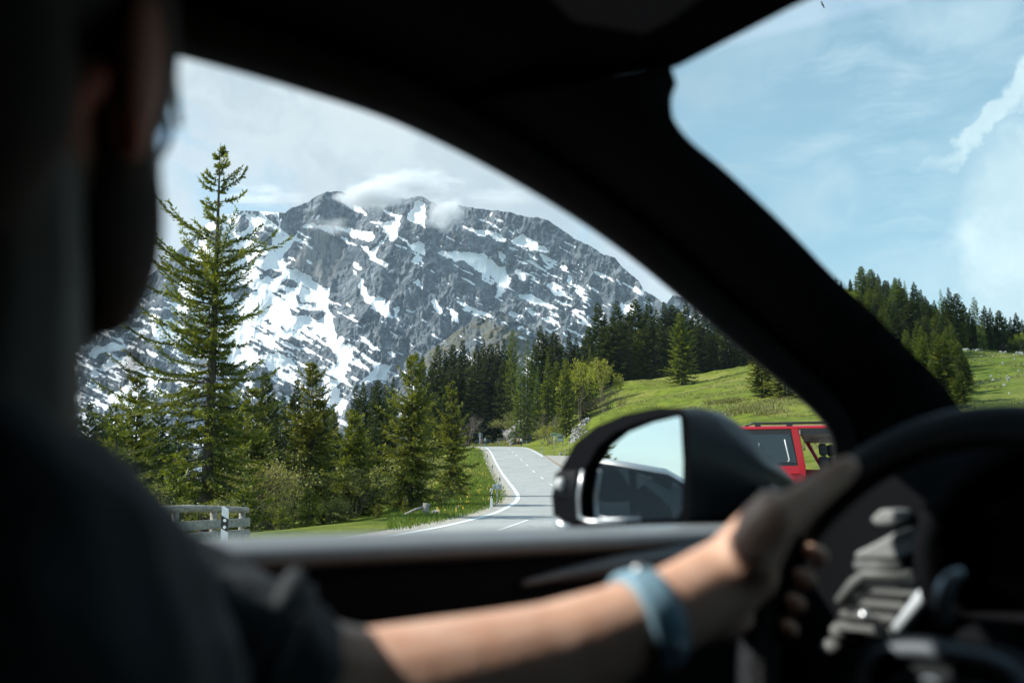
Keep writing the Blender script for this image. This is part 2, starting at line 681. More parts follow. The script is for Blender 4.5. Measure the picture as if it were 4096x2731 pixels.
def build_ground():
    th = np.concatenate([np.linspace(-180, -60, 50)[:-1], np.linspace(-60, -31, 40)[:-1], np.linspace(-31, 31, 420)[:-1], np.linspace(31, 60, 40)[:-1], np.linspace(60, 180, 50)])
    r = np.concatenate([[0.5], np.geomspace(3, 420, 330), np.geomspace(450, 9000, 26)])
    A, R = np.meshgrid(np.radians(th), r, indexing='ij')
    X, Y = np.sin(A) * R, np.cos(A) * R
    Z = ground_z(X, Y)
    rd = road_dist(X, Y)
    Z = np.where((rd > -0.4) & (rd < 9.0), Z - 0.05, Z)
    Z[0] = Z[-1]
    me = np_mesh('ground', np.stack([X.ravel(), Y.ravel(), Z.ravel()], 1), grid_faces(*X.shape)[:, ::-1])
    m = bpy.data.materials.new('meadow grass and soil')
    m.use_nodes = True
    g = NT(m.node_tree)
    out = g.n('ShaderNodeOutputMaterial')
    b = g.n('ShaderNodeBsdfPrincipled', Roughness=0.9)
    b.inputs['Specular IOR Level'].default_value = 0.15
    tc = g.n('ShaderNodeTexCoord').outputs['Object']
    flat = g.vmath('MULTIPLY', tc, (1, 1, 0.25))
    n1 = g.noise(flat, 0.06, 5, 0.6)
    n2 = g.noise(flat, 0.55, 6, 0.65)
    n3 = g.noise(flat, 3.2, 5, 0.7)
    c = g.mix(g.mapr(n2, 0.36, 0.64), (0.085, 0.128, 0.009), (0.180, 0.215, 0.022))
    c = g.mix(g.mapr(n1, 0.45, 0.64, 0, 0.55), c, (0.265, 0.250, 0.070))
    c = g.mix(g.mapr(n3, 0.50, 0.70, 0, 0.75), c, (0.075, 0.110, 0.016))
    c = g.mix(g.mapr(g.noise(flat, 0.9, 5, 0.7), 0.60, 0.72, 0, 0.7), c, (0.30, 0.27, 0.14))
    # forest floor and the left-hand slope
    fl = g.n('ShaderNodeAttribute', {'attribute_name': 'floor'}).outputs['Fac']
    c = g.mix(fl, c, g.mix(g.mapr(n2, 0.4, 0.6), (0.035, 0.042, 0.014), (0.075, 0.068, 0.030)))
    g.put(b, 'Base Color', c)
    bn = g.n('ShaderNodeBump', Strength=0.9, Distance=0.25)
    g.put(bn, 'Height', g.math('ADD', g.noise(flat, 2.2, 6, 0.75), g.math('MULTIPLY', g.noise(flat, 9.0, 4, 0.7), 0.45)))
    g.put(b, 'Normal', bn.outputs[0])
    g.t.links.new(b.outputs[0], out.inputs[0])
    # where the woods stand
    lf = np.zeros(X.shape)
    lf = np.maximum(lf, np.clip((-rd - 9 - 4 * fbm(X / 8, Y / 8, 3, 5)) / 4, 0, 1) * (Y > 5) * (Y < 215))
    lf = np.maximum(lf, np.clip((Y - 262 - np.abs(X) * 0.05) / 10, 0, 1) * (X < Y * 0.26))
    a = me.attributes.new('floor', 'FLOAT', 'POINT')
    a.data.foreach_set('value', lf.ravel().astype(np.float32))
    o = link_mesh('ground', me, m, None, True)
    tag(o, kind='structure')


build_ground()


def ribbon(name, line_a, line_b, m, lift, n=5, kind='structure', zfun=None):
    V, F = [], []
    pa = np.array([(p.x, p.y) for p in line_a]); pb = np.array([(p.x, p.y) for p in line_b])
    for j in range(n + 1):
        t = j / n
        V.append(pa * (1 - t) + pb * t)
    V = np.stack(V, 1)                       # (len, n+1, 2)
    z = ground_z(V[..., 0], V[..., 1], False) + lift
    V3 = np.concatenate([V, z[..., None]], -1)
    me = np_mesh(name, V3.reshape(-1, 3), grid_faces(V.shape[0], n + 1))
    o = link_mesh(name, me, m, None, True)
    tag(o, kind=kind)
    return o


def build_roads():
    m = bpy.data.materials.new('worn pale asphalt')
    m.use_nodes = True
    g = NT(m.node_tree)
    out = g.n('ShaderNodeOutputMaterial')
    b = g.n('ShaderNodeBsdfPrincipled', Roughness=0.85)
    b.inputs['Specular IOR Level'].default_value = 0.25
    tc = g.n('ShaderNodeTexCoord').outputs['Object']
    c = g.mix(g.mapr(g.noise(tc, 0.35, 5, 0.6), 0.3, 0.7), (0.370, 0.388, 0.376), (0.315, 0.332, 0.324))
    c = g.mix(g.mapr(g.noise(tc, 6.0, 4, 0.7), 0.35, 0.7, 0, 0.30), c, (0.27, 0.285, 0.28))
    st = g.noise(g.vmath('MULTIPLY', tc, (1.4, 0.10, 1)), 1.0, 4, 0.6)
    c = g.mix(g.mapr(st, 0.5, 0.68, 0, 0.25), c, (0.25, 0.262, 0.26))
    vo = g.n('ShaderNodeTexVoronoi', {'feature': 'DISTANCE_TO_EDGE'}, Scale=0.16)
    g.put(vo, 'Vector', g.vmath('ADD', tc, g.vmath('SCALE', g.noise(tc, 0.8, 5, 0.65, out=1), scale=3.0)))
    crack = g.mapr(vo.outputs[0], 0.003, 0.010, 0.55, 0.0)
    crack = g.math('MULTIPLY', crack, g.mapr(g.noise(tc, 0.12, 2, 0.5), 0.50, 0.60))
    c = g.mix(crack, c, (0.08, 0.085, 0.085))
    g.put(b, 'Base Color', c)
    bn = g.n('ShaderNodeBump', Strength=0.25, Distance=0.01)
    g.put(bn, 'Height', g.noise(tc, 30, 3, 0.7))
    g.put(b, 'Normal', bn.outputs[0])
    g.t.links.new(b.outputs[0], out.inputs[0])
    MATS['asphalt'] = m
    L = LLINE
    right = offset_line(L, 7.6)
    # the white right-hand line of the photograph fixes the far right edge
    ribbon('road', offset_line(L, -0.22), right, m, 0.015, 8)
    gravel = mat('pale limestone gravel', (0.43, 0.40, 0.34), 0.95, vary=0.4, vscale=3.0, bump=0.6, bscale=14)
    # gravel verge with a ragged grass edge
    inn = offset_line(L, -0.22)
    ragged = []
    for i, p in enumerate(L):
        w = 0.55 + 0.5 * float(fbm(np.array([i * 0.09]), np.array([3.3]), 3, 4)[0]) + (0.75 if 30 < p.y < 60 else 0.2) * float(vnoise(np.array([i * 0.21]), np.array([9.0]))[0])
        t = (L[min(len(L) - 1, i + 1)] - L[max(0, i - 1)]).normalized()
        ragged.append(p + Vector((t.y, -t.x, 0)) * (-0.22 - w))
    ribbon('gravel_verge', ragged, inn, gravel, 0.010, 2)
    # apron where the car waits, and the lay-by on the right
    ap = offset_line(L, 7.6)
    k0 = [i for i, p in enumerate(L) if p.y < 46]
    a1 = [ap[i] for i in k0]
    a2 = [Vector((p.x + 22 * max(0.12, min(1.0, (46 - p.y) / 14)), p.y, 0)) for p in a1]
    ribbon('lay_by', a1, a2, m, 0.010, 10)
    lb = mat('washed concrete', (0.36, 0.35, 0.32), 0.9, vary=0.25, vscale=1.5, bump=0.3, bscale=20)
    k1 = [i for i, p in enumerate(L) if 94 < p.y < 146]
    b1 = [ap[i] for i in k1]
    b2 = []
    for q, p in enumerate(b1):
        t = q / (len(b1) - 1)
        b2.append(p + Vector((0.4 + 5.2 * math.sin(min(1.0, (1 - t) * 4.5 + 0.05) * math.pi / 2), 0.5, 0)))
    ribbon('pull_out', b1, b2, lb, 0.012, 8)
    kerb = mat('brown kerb stone', (0.30, 0.24, 0.16), 0.9, vary=0.3, vscale=2)
    ribbon('kerb_strip', [ap[i] - Vector((0.12, 0, 0)) for i in k1], [ap[i] + Vector((0.22, 0, 0)) for i in k1], kerb, 0.032, 1)
    # painted lines
    paint = mat('white road paint', (0.72, 0.75, 0.74), 0.7, vary=0.14, vscale=6)
    ribbon('road_markings', offset_line(L, -0.02), offset_line(L, 0.24), paint, 0.024, 1)
    k2 = [i for i, p in enumerate(L) if p.y > 142]
    ro = offset_line(L, 7.25); ri = offset_line(L, 7.05)
    ribbon('road_markings', [ri[i] for i in k2], [ro[i] for i in k2], paint, 0.024, 1)
    ctr = [P(a, b, Y) for a, b, Y in ((2280, 1975, 70), (2206, 1935, 87), (2168, 1910, 99), (2135, 1884, 111), (2108, 1860, 123), (2085, 1839, 135), (2066, 1823, 146), (2051, 1810, 158),
                                     (2035, 1799, 170), (2020, 1790, 184))]
    for p in ctr:
        k = int(np.argmin((_LL[:, 0] - (p.x - 3.4)) ** 2 + (_LL[:, 1] - p.y) ** 2))
        t = (LLINE[min(len(LLINE) - 1, k + 2)] - LLINE[max(0, k - 2)]).normalized()
        nrm = Vector((t.y, -t.x, 0))
        q = Vector((p.x, p.y, 0))
        ln = [q + t * s_ for s_ in np.linspace(-1.7, 1.7, 6)]
        ribbon('road_markings', [a - nrm * 0.075 for a in ln], [a + nrm * 0.075 for a in ln], paint, 0.024, 1)
    a, b_ = P(1990, 2117, 29.5), P(2112, 2087, 36.5)
    ln = [Vector((a.x, a.y, 0)).lerp(Vector((b_.x, b_.y, 0)), s_) for s_ in np.linspace(0, 1, 8)]
    t = (ln[-1] - ln[0]).normalized(); nrm = Vector((t.y, -t.x, 0))
    ribbon('road_markings', [q - nrm * 0.06 for q in ln], [q + nrm * 0.06 for q in ln], paint, 0.024, 1)


build_roads()
# ---------------------------------------------------------------- the mountain
def polys(ox, oy, sc, lst):
    return [[(ox + x * sc, oy + y * sc) for x, y in p] for p in lst]


SNOW = polys(900, 750, .3826, [
    [(-260, 420), (0, 270), (230, 240), (640, 262), (590, 320), (585, 430), (680, 520), (720, 525), (800, 430), (740, 540), (700, 610), (600, 720), (600, 770), (660, 780), (745, 720), (640, 840), (760, 850), (860, 930), (970, 980), (1020, 1060), (1110, 1040), (1075, 1100), (1085, 1270), (1120, 1340), (1140, 1440), (1170, 1568), (-200, 1568), (-500, 1100)]])
ROCK = polys(900, 750, .3826, [
    [(110, 400), (160, 300), (220, 280), (260, 350), (230, 440), (130, 475)], [(415, 270), (520, 290), (560, 360), (575, 410), (520, 380), (440, 310)],
    [(400, 400), (470, 420), (550, 460), (545, 490), (440, 470)], [(280, 520), (330, 470), (400, 470), (490, 530), (500, 590), (440, 630), (390, 590), (300, 560)],
    [(410, 870), (480, 840), (590, 870), (570, 930), (500, 960), (430, 920)], [(350, 900), (400, 890), (450, 930), (390, 970), (345, 940)],
    [(570, 1010), (640, 950), (780, 985), (770, 1040), (720, 1070), (640, 1040)], [(555, 1070), (650, 1100), (620, 1125), (560, 1100)],
    [(640, 1215), (740, 1250), (800, 1270), (1000, 1280), (1070, 1310), (980, 1380), (880, 1340), (760, 1340), (700, 1320)],
    [(750, 1120), (800, 1130), (800, 1180), (950, 1200), (930, 1230), (770, 1190)], [(370, 1400), (450, 1390), (530, 1440), (480, 1440)],
    [(560, 1440), (640, 1470), (750, 1500), (720, 1520), (620, 1500), (570, 1480)], [(300, 1470), (360, 1440), (480, 1490), (540, 1530), (480, 1568), (250, 1568)],
    [(810, 1470), (860, 1460), (930, 1560), (850, 1568), (770, 1510)], [(0, 560), (100, 600), (60, 680), (0, 650)],
    [(100, 1000), (250, 1040), (320, 1080), (250, 1150), (120, 1180), (60, 1120)], [(0, 1230), (60, 1240), (90, 1300), (0, 1360)], [(370, 690), (430, 710), (420, 730), (360, 710)],
    [(-420, 900), (-300, 780), (-120, 800), (-60, 960), (-140, 1100), (-300, 1120)], [(-200, 500), (-60, 400), (0, 440), (-60, 600), (-160, 640)]])
SNOW2 = polys(900, 750, .3826, [
    [(820, 400), (880, 360), (930, 370), (950, 410), (1000, 395), (1110, 420), (1130, 480), (1165, 520), (1080, 480), (940, 430), (830, 420)],
    [(1130, 400), (1200, 395), (1300, 430), (1430, 450), (1570, 480), (1585, 520), (1490, 570), (1400, 530), (1260, 470), (1150, 450)],
    [(1195, 530), (1230, 510), (1290, 540), (1300, 570), (1340, 560), (1370, 610), (1300, 590), (1200, 550)],
    [(1400, 620), (1480, 610), (1530, 640), (1600, 620), (1700, 480), (1640, 460), (1680, 420), (1580, 350), (1680, 370), (1760, 340), (1700, 280), (1600, 240), (1700, 240), (1800, 310), (1840, 310), (1800, 420), (1810, 500), (1780, 560), (1720, 560), (1690, 510), (1620, 620), (1560, 700), (1610, 750), (1720, 790), (1690, 830), (1600, 790), (1540, 760), (1500, 680)],
    [(1480, 350), (1580, 360), (1700, 430), (1600, 400)], [(1800, 510), (1870, 540), (1960, 600), (2030, 560), (2091, 600), (2091, 720), (2040, 700), (1970, 660), (1900, 580), (1820, 550)],
    [(1890, 330), (1960, 220), (2000, 130), (2091, 150), (2091, 410), (2000, 360)], [(1330, 830), (1350, 775), (1430, 830), (1420, 860), (1390, 850)], [(1310, 870), (1350, 870), (1400, 905), (1340, 890)],
    [(1395, 1040), (1425, 930), (1450, 950), (1450, 1030), (1500, 1110), (1560, 1130), (1700, 1200), (1740, 1150), (1700, 1260), (1740, 1380), (1650, 1350), (1560, 1290), (1480, 1210), (1440, 1140), (1405, 1080)],
    [(1190, 1290), (1220, 1290), (1270, 1330), (1210, 1320)], [(1760, 1250), (1830, 1270), (1800, 1330), (1820, 1400), (1770, 1370)], [(1880, 1280), (1940, 1270), (2010, 1310), (1940, 1300)],
    [(1960, 990), (2020, 960), (2060, 1020), (2060, 1060), (2020, 1020)], [(1240, 140), (1180, 50), (1290, 60), (1290, 130), (1400, 200), (1490, 300), (1400, 280), (1300, 200)], [(950, 300), (985, 290), (985, 330), (940, 350)]])
SNOW2 += polys(900, 1150, .3401, [
    [(870, 330), (1100, 380), (1260, 330), (1290, 460), (1310, 580), (1400, 570), (1390, 640), (1500, 780), (1490, 830), (1430, 960), (1390, 1080), (1330, 1140), (1340, 1290), (1460, 1340), (1380, 1470), (1250, 1470), (1150, 1200), (1140, 1060), (1160, 980), (1230, 915), (1320, 910), (1310, 850), (1250, 720), (1190, 600), (1110, 580), (1060, 610), (1000, 480), (940, 450)],
    [(0, 560), (150, 480), (260, 500), (280, 640), (230, 750), (300, 680), (370, 740), (380, 780), (470, 780), (600, 790), (760, 840), (880, 970), (820, 960), (720, 920), (650, 950), (760, 1010), (860, 1010), (770, 1080), (690, 1080), (620, 1010), (500, 960), (480, 900), (440, 830), (340, 840), (320, 900), (340, 940), (200, 870), (0, 920)],
    [(410, 590), (520, 540), (620, 600), (760, 660), (830, 740), (720, 700), (610, 640), (560, 700), (450, 650)], [(620, 520), (830, 520), (760, 560), (960, 600), (930, 620), (800, 590), (700, 560)],
    [(700, 740), (760, 750), (880, 850), (800, 810)], [(1490, 880), (1530, 810), (1600, 840), (1660, 950), (1600, 920), (1500, 900)],
    [(1570, 780), (1610, 760), (1700, 830), (1790, 870), (1900, 910), (1980, 910), (1900, 1000), (1900, 1080), (1720, 1090), (1600, 1130), (1590, 1090), (1700, 1010), (1760, 960), (1740, 890), (1640, 830)],
    [(1590, 570), (1650, 590), (1700, 640), (1790, 710), (1760, 740), (1680, 670), (1600, 620)], [(2130, 420), (2200, 470), (2140, 440)]])
SNOW2 += polys(1900, 800, .3826, [
    [(-370, 520), (-180, 545), (0, 550), (90, 560), (100, 590), (190, 640), (250, 700), (300, 720), (370, 830), (380, 870), (330, 940), (270, 1005), (205, 1000), (220, 880), (160, 790), (130, 870), (60, 830), (70, 760), (0, 720), (-130, 640), (-300, 600)],
    [(-160, 250), (0, 310), (100, 310), (140, 340), (230, 350), (330, 400), (330, 450), (230, 430), (170, 400), (60, 370), (-100, 320)], [(375, 450), (450, 380), (480, 355), (560, 390), (590, 400), (650, 450), (630, 520), (540, 490)],
    [(640, 490), (680, 465), (790, 520), (700, 545), (630, 530)], [(340, 490), (380, 475), (500, 520), (430, 520), (360, 515)], [(390, 740), (450, 695), (490, 740), (540, 770), (530, 840), (490, 850), (450, 790)],
    [(240, 530), (280, 530), (310, 580), (290, 660), (260, 620)], [(660, 570), (750, 580), (840, 650), (800, 720), (730, 720), (760, 670), (700, 630)], [(880, 700), (930, 660), (980, 710), (920, 750)],
    [(960, 780), (1000, 790), (1030, 820), (1000, 880), (1100, 920), (1050, 930), (980, 890)], [(760, 880), (830, 860), (910, 910), (910, 950), (860, 910), (880, 960), (960, 990), (950, 1015), (870, 990), (830, 1000), (780, 930)],
    [(430, 940), (460, 1000), (560, 990), (590, 980), (680, 1050), (830, 1110), (760, 1145), (680, 1090), (620, 1100), (580, 1060), (460, 1040)], [(500, 1120), (600, 1130), (675, 1220), (610, 1220), (560, 1150)],
    [(770, 1150), (850, 1180), (910, 1240), (830, 1220)], [(1130, 870), (1240, 920), (1180, 930)], [(1040, 970), (1100, 920), (1140, 930), (1100, 990)], [(1030, 730), (1060, 780), (1180, 820), (1090, 800)],
    [(1080, 1010), (1150, 1040), (1260, 1130), (1180, 1090)], [(1280, 850), (1380, 920), (1300, 870)], [(1000, 1160), (1110, 1170), (1150, 1150), (1130, 1185), (1020, 1175)], [(950, 1120), (1040, 1230), (1140, 1310), (1100, 1310), (980, 1170)],
    [(240, 1250), (400, 1330), (560, 1370), (660, 1390), (600, 1400), (430, 1350), (300, 1300)], [(770, 1380), (850, 1340), (890, 1290), (900, 1320), (810, 1400)], [(1660, 920), (1780, 940), (1740, 1010), (1700, 980)],
    [(1520, 1080), (1600, 1090), (1720, 1130), (1600, 1170), (1540, 1150)], [(20, 1430), (60, 1405), (90, 1450)], [(150, 140), (185, 115), (150, 210)], [(155, 290), (200, 220), (210, 300)],
    [(700, 430), (720, 420), (715, 450)], [(940, 1260), (1090, 1330), (1000, 1300)], [(1040, 1355), (1120, 1410), (1080, 1440)],
    [(-660, 620), (-610, 590), (-560, 640), (-620, 680)], [(-470, 1060), (-400, 1010), (-360, 1100), (-330, 1180), (-380, 1200), (-430, 1120)], [(-260, 1180), (-190, 1200), (-160, 1290), (-230, 1260)], [(-560, 1230), (-470, 1290), (-520, 1290)]])
SNOW2 += polys(220, 1200, .3507, [
    [(190, 440), (300, 350), (450, 250), (440, 310), (300, 420)], [(390, 600), (480, 520), (640, 480), (800, 490), (950, 545), (800, 560), (600, 580), (490, 610), (470, 660), (400, 660)],
    [(510, 780), (640, 640), (800, 650), (950, 720), (1030, 800), (850, 800), (700, 750), (560, 800)],
    [(570, 1170), (640, 1070), (820, 950), (840, 910), (960, 930), (1050, 850), (1240, 870), (1100, 1000), (900, 1150), (1000, 1300), (880, 1430), (780, 1400), (780, 1280), (860, 1170), (660, 1180)],
    [(780, 370), (930, 300), (1030, 340), (1040, 390), (900, 380)], [(700, 430), (740, 425), (820, 480)], [(910, 580), (1060, 590), (980, 610)], [(110, 670), (270, 740), (240, 810), (140, 720)],
    [(380, 860), (440, 790), (500, 830), (420, 890)], [(1100, 300), (1300, 200), (1500, 300), (1400, 500), (1150, 480)], [(1050, 130), (1250, 100), (1500, 150), (1500, 60), (1100, 90)]])

RIDGE = [(-300, 1500), (0, 1350), (150, 1300), (300, 1240), (480, 1180), (560, 1130), (620, 1085), (688, 1022), (760, 960), (847, 880), (910, 859), (967, 844), (1002, 843), (1076, 848), (1140, 851), (1174, 827), (1231, 810), (1277, 781), (1300, 770),
         (1363, 764), (1400, 775), (1450, 800), (1500, 805), (1553, 793), (1624, 798), (1661, 787), (1682, 784), (1717, 802), (1760, 826), (1799, 822), (1840, 822), (1927, 838), (2023, 848), (2095, 866), (2182, 876), (2217, 899), (2284, 945),
         (2355, 981), (2416, 1021), (2457, 1026), (2493, 1072), (2554, 1123), (2574, 1159), (2620, 1185), (2651, 1212), (2668, 1215), (2690, 1180), (2757, 1191), (2798, 1216), (2900, 1262), (3050, 1330), (3300, 1420)]


def rock_material():
    m = bpy.data.materials.new('limestone and snow')
    m.use_nodes = True
    g = NT(m.node_tree)
    out = g.n('ShaderNodeOutputMaterial')
    b = g.n('ShaderNodeBsdfPrincipled', Roughness=0.9)
    b.inputs['Specular IOR Level'].default_value = 0.2
    tc = g.n('ShaderNodeTexCoord').outputs['Object']
    # strata dip to the right, streaks of water run down the walls
    rot = g.n('ShaderNodeMapping')
    g.put(rot, 'Vector', tc)
    rot.inputs['Rotation'].default_value = (0, rad(28), 0)
    strata = g.noise(g.vmath('MULTIPLY', rot.outputs[0], (0.004, 0.004, 0.045)), 1.0, 6, 0.65, 0.4)
    streak = g.noise(g.vmath('MULTIPLY', tc, (0.055, 0.02, 0.006)), 1.0, 5, 0.65)
    blot = g.noise(tc, 0.012, 7, 0.68)
    c = g.mix(g.mapr(strata, 0.32, 0.68), (0.150, 0.176, 0.198), (0.060, 0.075, 0.090))
    c = g.mix(g.mapr(streak, 0.42, 0.68, 0, 0.65), c, (0.045, 0.053, 0.064))
    c = g.mix(g.mapr(blot, 0.48, 0.72, 0, 0.5), c, (0.185, 0.198, 0.208))
    crag = g.noise(g.vmath('MULTIPLY', tc, (1, 1, 0.7)), 0.032, 9, 0.78)
    c = g.mix(1.0, c, g.mix(g.mapr(crag, 0.40, 0.60), (0.34, 0.36, 0.40), (1.75, 1.70, 1.64)), 'MULTIPLY')
    lines = g.noise(g.vmath('MULTIPLY', rot.outputs[0], (0.006, 0.006, 0.11)), 1.0, 5, 0.6, 0.6)
    c = g.mix(g.mapr(lines, 0.55, 0.63, 0, 0.55), c, (0.030, 0.038, 0.048))
    wall = g.n('ShaderNodeAttribute', {'attribute_name': 'wall'}).outputs['Fac']
    wc = g.mix(g.mapr(g.noise(g.vmath('MULTIPLY', tc, (0.075, 0.02, 0.004)), 1.0, 5, 0.6), 0.45, 0.62), (0.225, 0.215, 0.195), (0.040, 0.047, 0.057))
    c = g.mix(g.math('MULTIPLY', wall, 0.85), c, wc)
    alp = g.n('ShaderNodeAttribute', {'attribute_name': 'alp'}).outputs['Fac']
    c = g.mix(g.math('MULTIPLY', alp, g.mapr(blot, 0.35, 0.6)), c, (0.125, 0.118, 0.070))
    sn = g.n('ShaderNodeAttribute', {'attribute_name': 'snow'}).outputs['Fac']
    edge = g.math('ADD', sn, g.math('MULTIPLY', g.math('SUBTRACT', g.noise(tc, 0.09, 5, 0.75), 0.5), 0.95))
    sm = g.mapr(edge, 0.44, 0.56)
    sc = g.mix(g.mapr(g.noise(g.vmath('MULTIPLY', tc, (0.03, 0.01, 0.006)), 1.0, 4, 0.6), 0.4, 0.7), (0.86, 0.88, 0.89), (0.78, 0.80, 0.815))
    c = g.mix(sm, c, sc)
    g.put(b, 'Base Color', c)
    bn = g.n('ShaderNodeBump', Distance=9.0)
    g.put(bn, 'Strength', g.mapr(sm, 0, 1, 0.9, 0.05))
    h = g.math('ADD', g.noise(tc, 0.055, 8, 0.74), g.math('MULTIPLY', strata, 0.9))
    h = g.math('ADD', h, g.math('MULTIPLY', streak, 0.6))
    g.put(bn, 'Height', h)
    g.put(b, 'Normal', bn.outputs[0])
    g.t.links.new(b.outputs[0], out.inputs[0])
    return m


def build_mountain():
    xs = np.arange(-240, 3060, 2.6)
    rp = np.array(RIDGE, float)
    ridge = np.interp(xs, rp[:, 0], rp[:, 1])
    ridge = ridge + (fbm(xs / 26, xs * 0 + 1.5, 4, 21, 0.6) - 0.5) * 15 * np.clip((xs - 1100) / 100, 0.25, 1)
    base = 2120.0
    nv = 490
    v = np.linspace(0, 1, nv)
    PX = np.repeat(xs[:, None], nv, 1)
    PY = base + (ridge[:, None] - base) * v[None, :]
    # snow mask
    wx = PX + (fbm(PX / 34, PY / 34, 4, 31, 0.62) - 0.5) * 26
    wy = PY + (fbm(PX / 34, PY / 34, 4, 47, 0.62) - 0.5) * 26
    wx = wx + (fbm(PX / 8, PY / 8, 3, 33, 0.6) - 0.5) * 12
    wy = wy + (fbm(PX / 8, PY / 8, 3, 49, 0.6) - 0.5) * 12
    snow = np.zeros(PX.shape, bool)
    for p in SNOW: snow |= in_poly(wx, wy, p)
    for p in ROCK: snow &= ~in_poly(wx, wy, p)
    for p in SNOW2: snow |= in_poly(wx, wy, p)
    # small patches left lying on ledges that dip to the right
    ca, sa = math.cos(rad(27)), math.sin(rad(27))
    u_, w_ = PX * ca + PY * sa, -PX * sa + PY * ca
    pn = fbm(u_ / 75, w_ / 15, 5, 61, 0.6)
    dens = np.interp(PX, [0, 900, 1250, 1500, 2000, 2300, 2600, 3000], [0.02, 0.02, 0.0, 0.0, .035, .055, .03, 0.03])
    dens = dens + 0.03 * np.clip((PY - 1150) / 300, 0, 1) - 0.05 * np.clip((ridge[:, None] + 70 - PY) / 60, 0, 1)
    snow |= (pn > 0.72 - dens * 1.0) & (dens > 0.0)
    thin = fbm(u_ / 95, w_ / 6.5, 5, 65, 0.62)
    snow |= (thin > 0.755 - dens * 0.9) & (dens > 0.0)
    lowl = np.clip((1500 - PX) / 200, 0, 1) * np.clip((PY - 1180) / 150, 0, 1) * np.clip((1780 - PY) / 80, 0, 1)
    snow |= (fbm(u_ / 80, w_ / 12, 5, 68, 0.62) > 0.66 - 0.05 * lowl) & (lowl > 0.05)
    bare = fbm(u_ / 100, w_ / 8.5, 5, 83, 0.64)
    snow &= ~((bare > 0.705) & (PX < 1450) & (PY > 1050))
    snow &= ~((bare > 0.74))
    s = snow.astype(float)
    for _ in range(2):
        s[1:-1, 1:-1] = (s[1:-1, 1:-1] * 2 + s[:-2, 1:-1] + s[2:, 1:-1] + s[1:-1, :-2] + s[1:-1, 2:]) / 6
    soft = s.copy()
    for _ in range(9):
        soft[1:-1, 1:-1] = (soft[1:-1, 1:-1] + soft[:-2, 1:-1] + soft[2:, 1:-1] + soft[1:-1, :-2] + soft[1:-1, 2:]) / 5
    # depth of every point along its bearing: buttresses, ledges, crags
    t = (1800 - PY) / 1020
    D = 2700 + 1500 * np.sign(t) * np.clip(np.abs(t), 0, 1.1) ** 0.9
    big = fbm(PX / 260 + PY / 700, PY / 520, 3, 5, 0.5)
    D -= (big - 0.5) * 340
    mid = fbm(PX / 105 + PY / 500, PY / 230, 4, 9, 0.55, True)
    rocky = 1 - soft
    D -= (mid - 0.5) * (40 + 115 * rocky)
    # ledges: terraces across the strata
    st = w_ / 46 + (fbm(PX / 140, PY / 140, 3, 15) - 0.5) * 2.2
    terr = st - np.floor(st)
    terr = np.where(terr < 0.72, terr / 0.72 * 0.25, 0.25 + (terr - 0.72) / 0.28 * 0.75)
    D += (terr - (st - np.floor(st))) * 12 * rocky
    D -= (fbm(PX / 24, PY / 42, 4, 71, 0.6, True) - 0.5) * 44 * rocky
    D -= (fbm(PX / 8, PY / 12, 3, 77, 0.6) - 0.5) * 5 * rocky
    # the great pale wall: a smooth overhanging shield, the chute to its right
    wallp = [(900 + x * .3826, 750 + y * .3826) for x, y in [(930, 440), (1110, 490), (1230, 570), (1240, 700), (1160, 840), (1060, 1060), (970, 970), (860, 930), (760, 850), (650, 830), (760, 720), (830, 590)]]
    wall = in_poly(wx, wy, wallp).astype(float)
    for _ in range(6):
        wall[1:-1, 1:-1] = (wall[1:-1, 1:-1] + wall[:-2, 1:-1] + wall[2:, 1:-1] + wall[1:-1, :-2] + wall[1:-1, 2:]) / 5
    Dw = 2700 + 1500 * np.sign(t) * np.clip(np.abs(t), 0, 1.1) ** 0.9 - (big - 0.5) * 340 - 45 + np.clip(PX - 1290, 0, 220) * 1.5 + (fbm(PX / 14, PY / 90, 3, 91) - 0.5) * 26 + (fbm(PX / 60, PY / 160, 3, 92) - 0.5) * 60
    D = D * (1 - wall) + Dw * wall
    # nearer knoll below the summit on the right
    kx = np.array([1600, 1720, 1850, 1960, 2010, 2090, 2180, 2400]); kyv = np.array([1560, 1400, 1310, 1246, 1250, 1300, 1330, 1500])
    ky = np.interp(PX, kx, kyv) + (fbm(PX / 30, PX * 0, 3, 44) - 0.5) * 16
    inside = (PY > ky) & (PX > 1600) & (PX < 2400)
    D = np.where(inside, 2250 - (PY - ky) * 1.3 + (fbm(PX / 40, PY / 40, 4, 12) - 0.5) * 90, D)
    alp = inside * np.clip(fbm(PX / 60, PY / 60, 3, 99) * 2.6 - 0.7 + (PY - ky) / 160, 0, 1)
    s = np.where(inside & (alp > .2), s * 0.6, s)
    # second, farther mountain at the right-hand end
    D = np.where(PX > 2664, D + 900, D)
    a = (PX - 2048) / FPX
    bb = (1365.5 - PY) / FPX
    c_, s__ = math.cos(PITCH), math.sin(PITCH)
    dy = c_ - bb * s__
    dz = s__ + bb * c_
    X = a / dy * D; Y = D; Z = EYE + dz / dy * D
    # back slope gives the massif its thickness
    nb = 14
    tb = np.linspace(0.06, 1, nb)[None, :]
    jag = (fbm(PX[:, :nb] / 60, np.repeat(tb, len(xs), 0) * 6, 3, 7) - 0.5) * 80
    Yb = Y[:, -1:] + tb * 1500
    Xb = X[:, -1:] + tb * a[:, -1:] * 1200
    Zb = Z[:, -1:] * (1 - tb ** 1.2) - tb * 200 + jag * tb - 25
    X = np.concatenate([X, Xb], 1); Y = np.concatenate([Y, Yb], 1); Z = np.concatenate([Z, Zb], 1)
    pad = lambda q: np.concatenate([q, np.repeat(q[:, -1:], nb, 1)], 1)
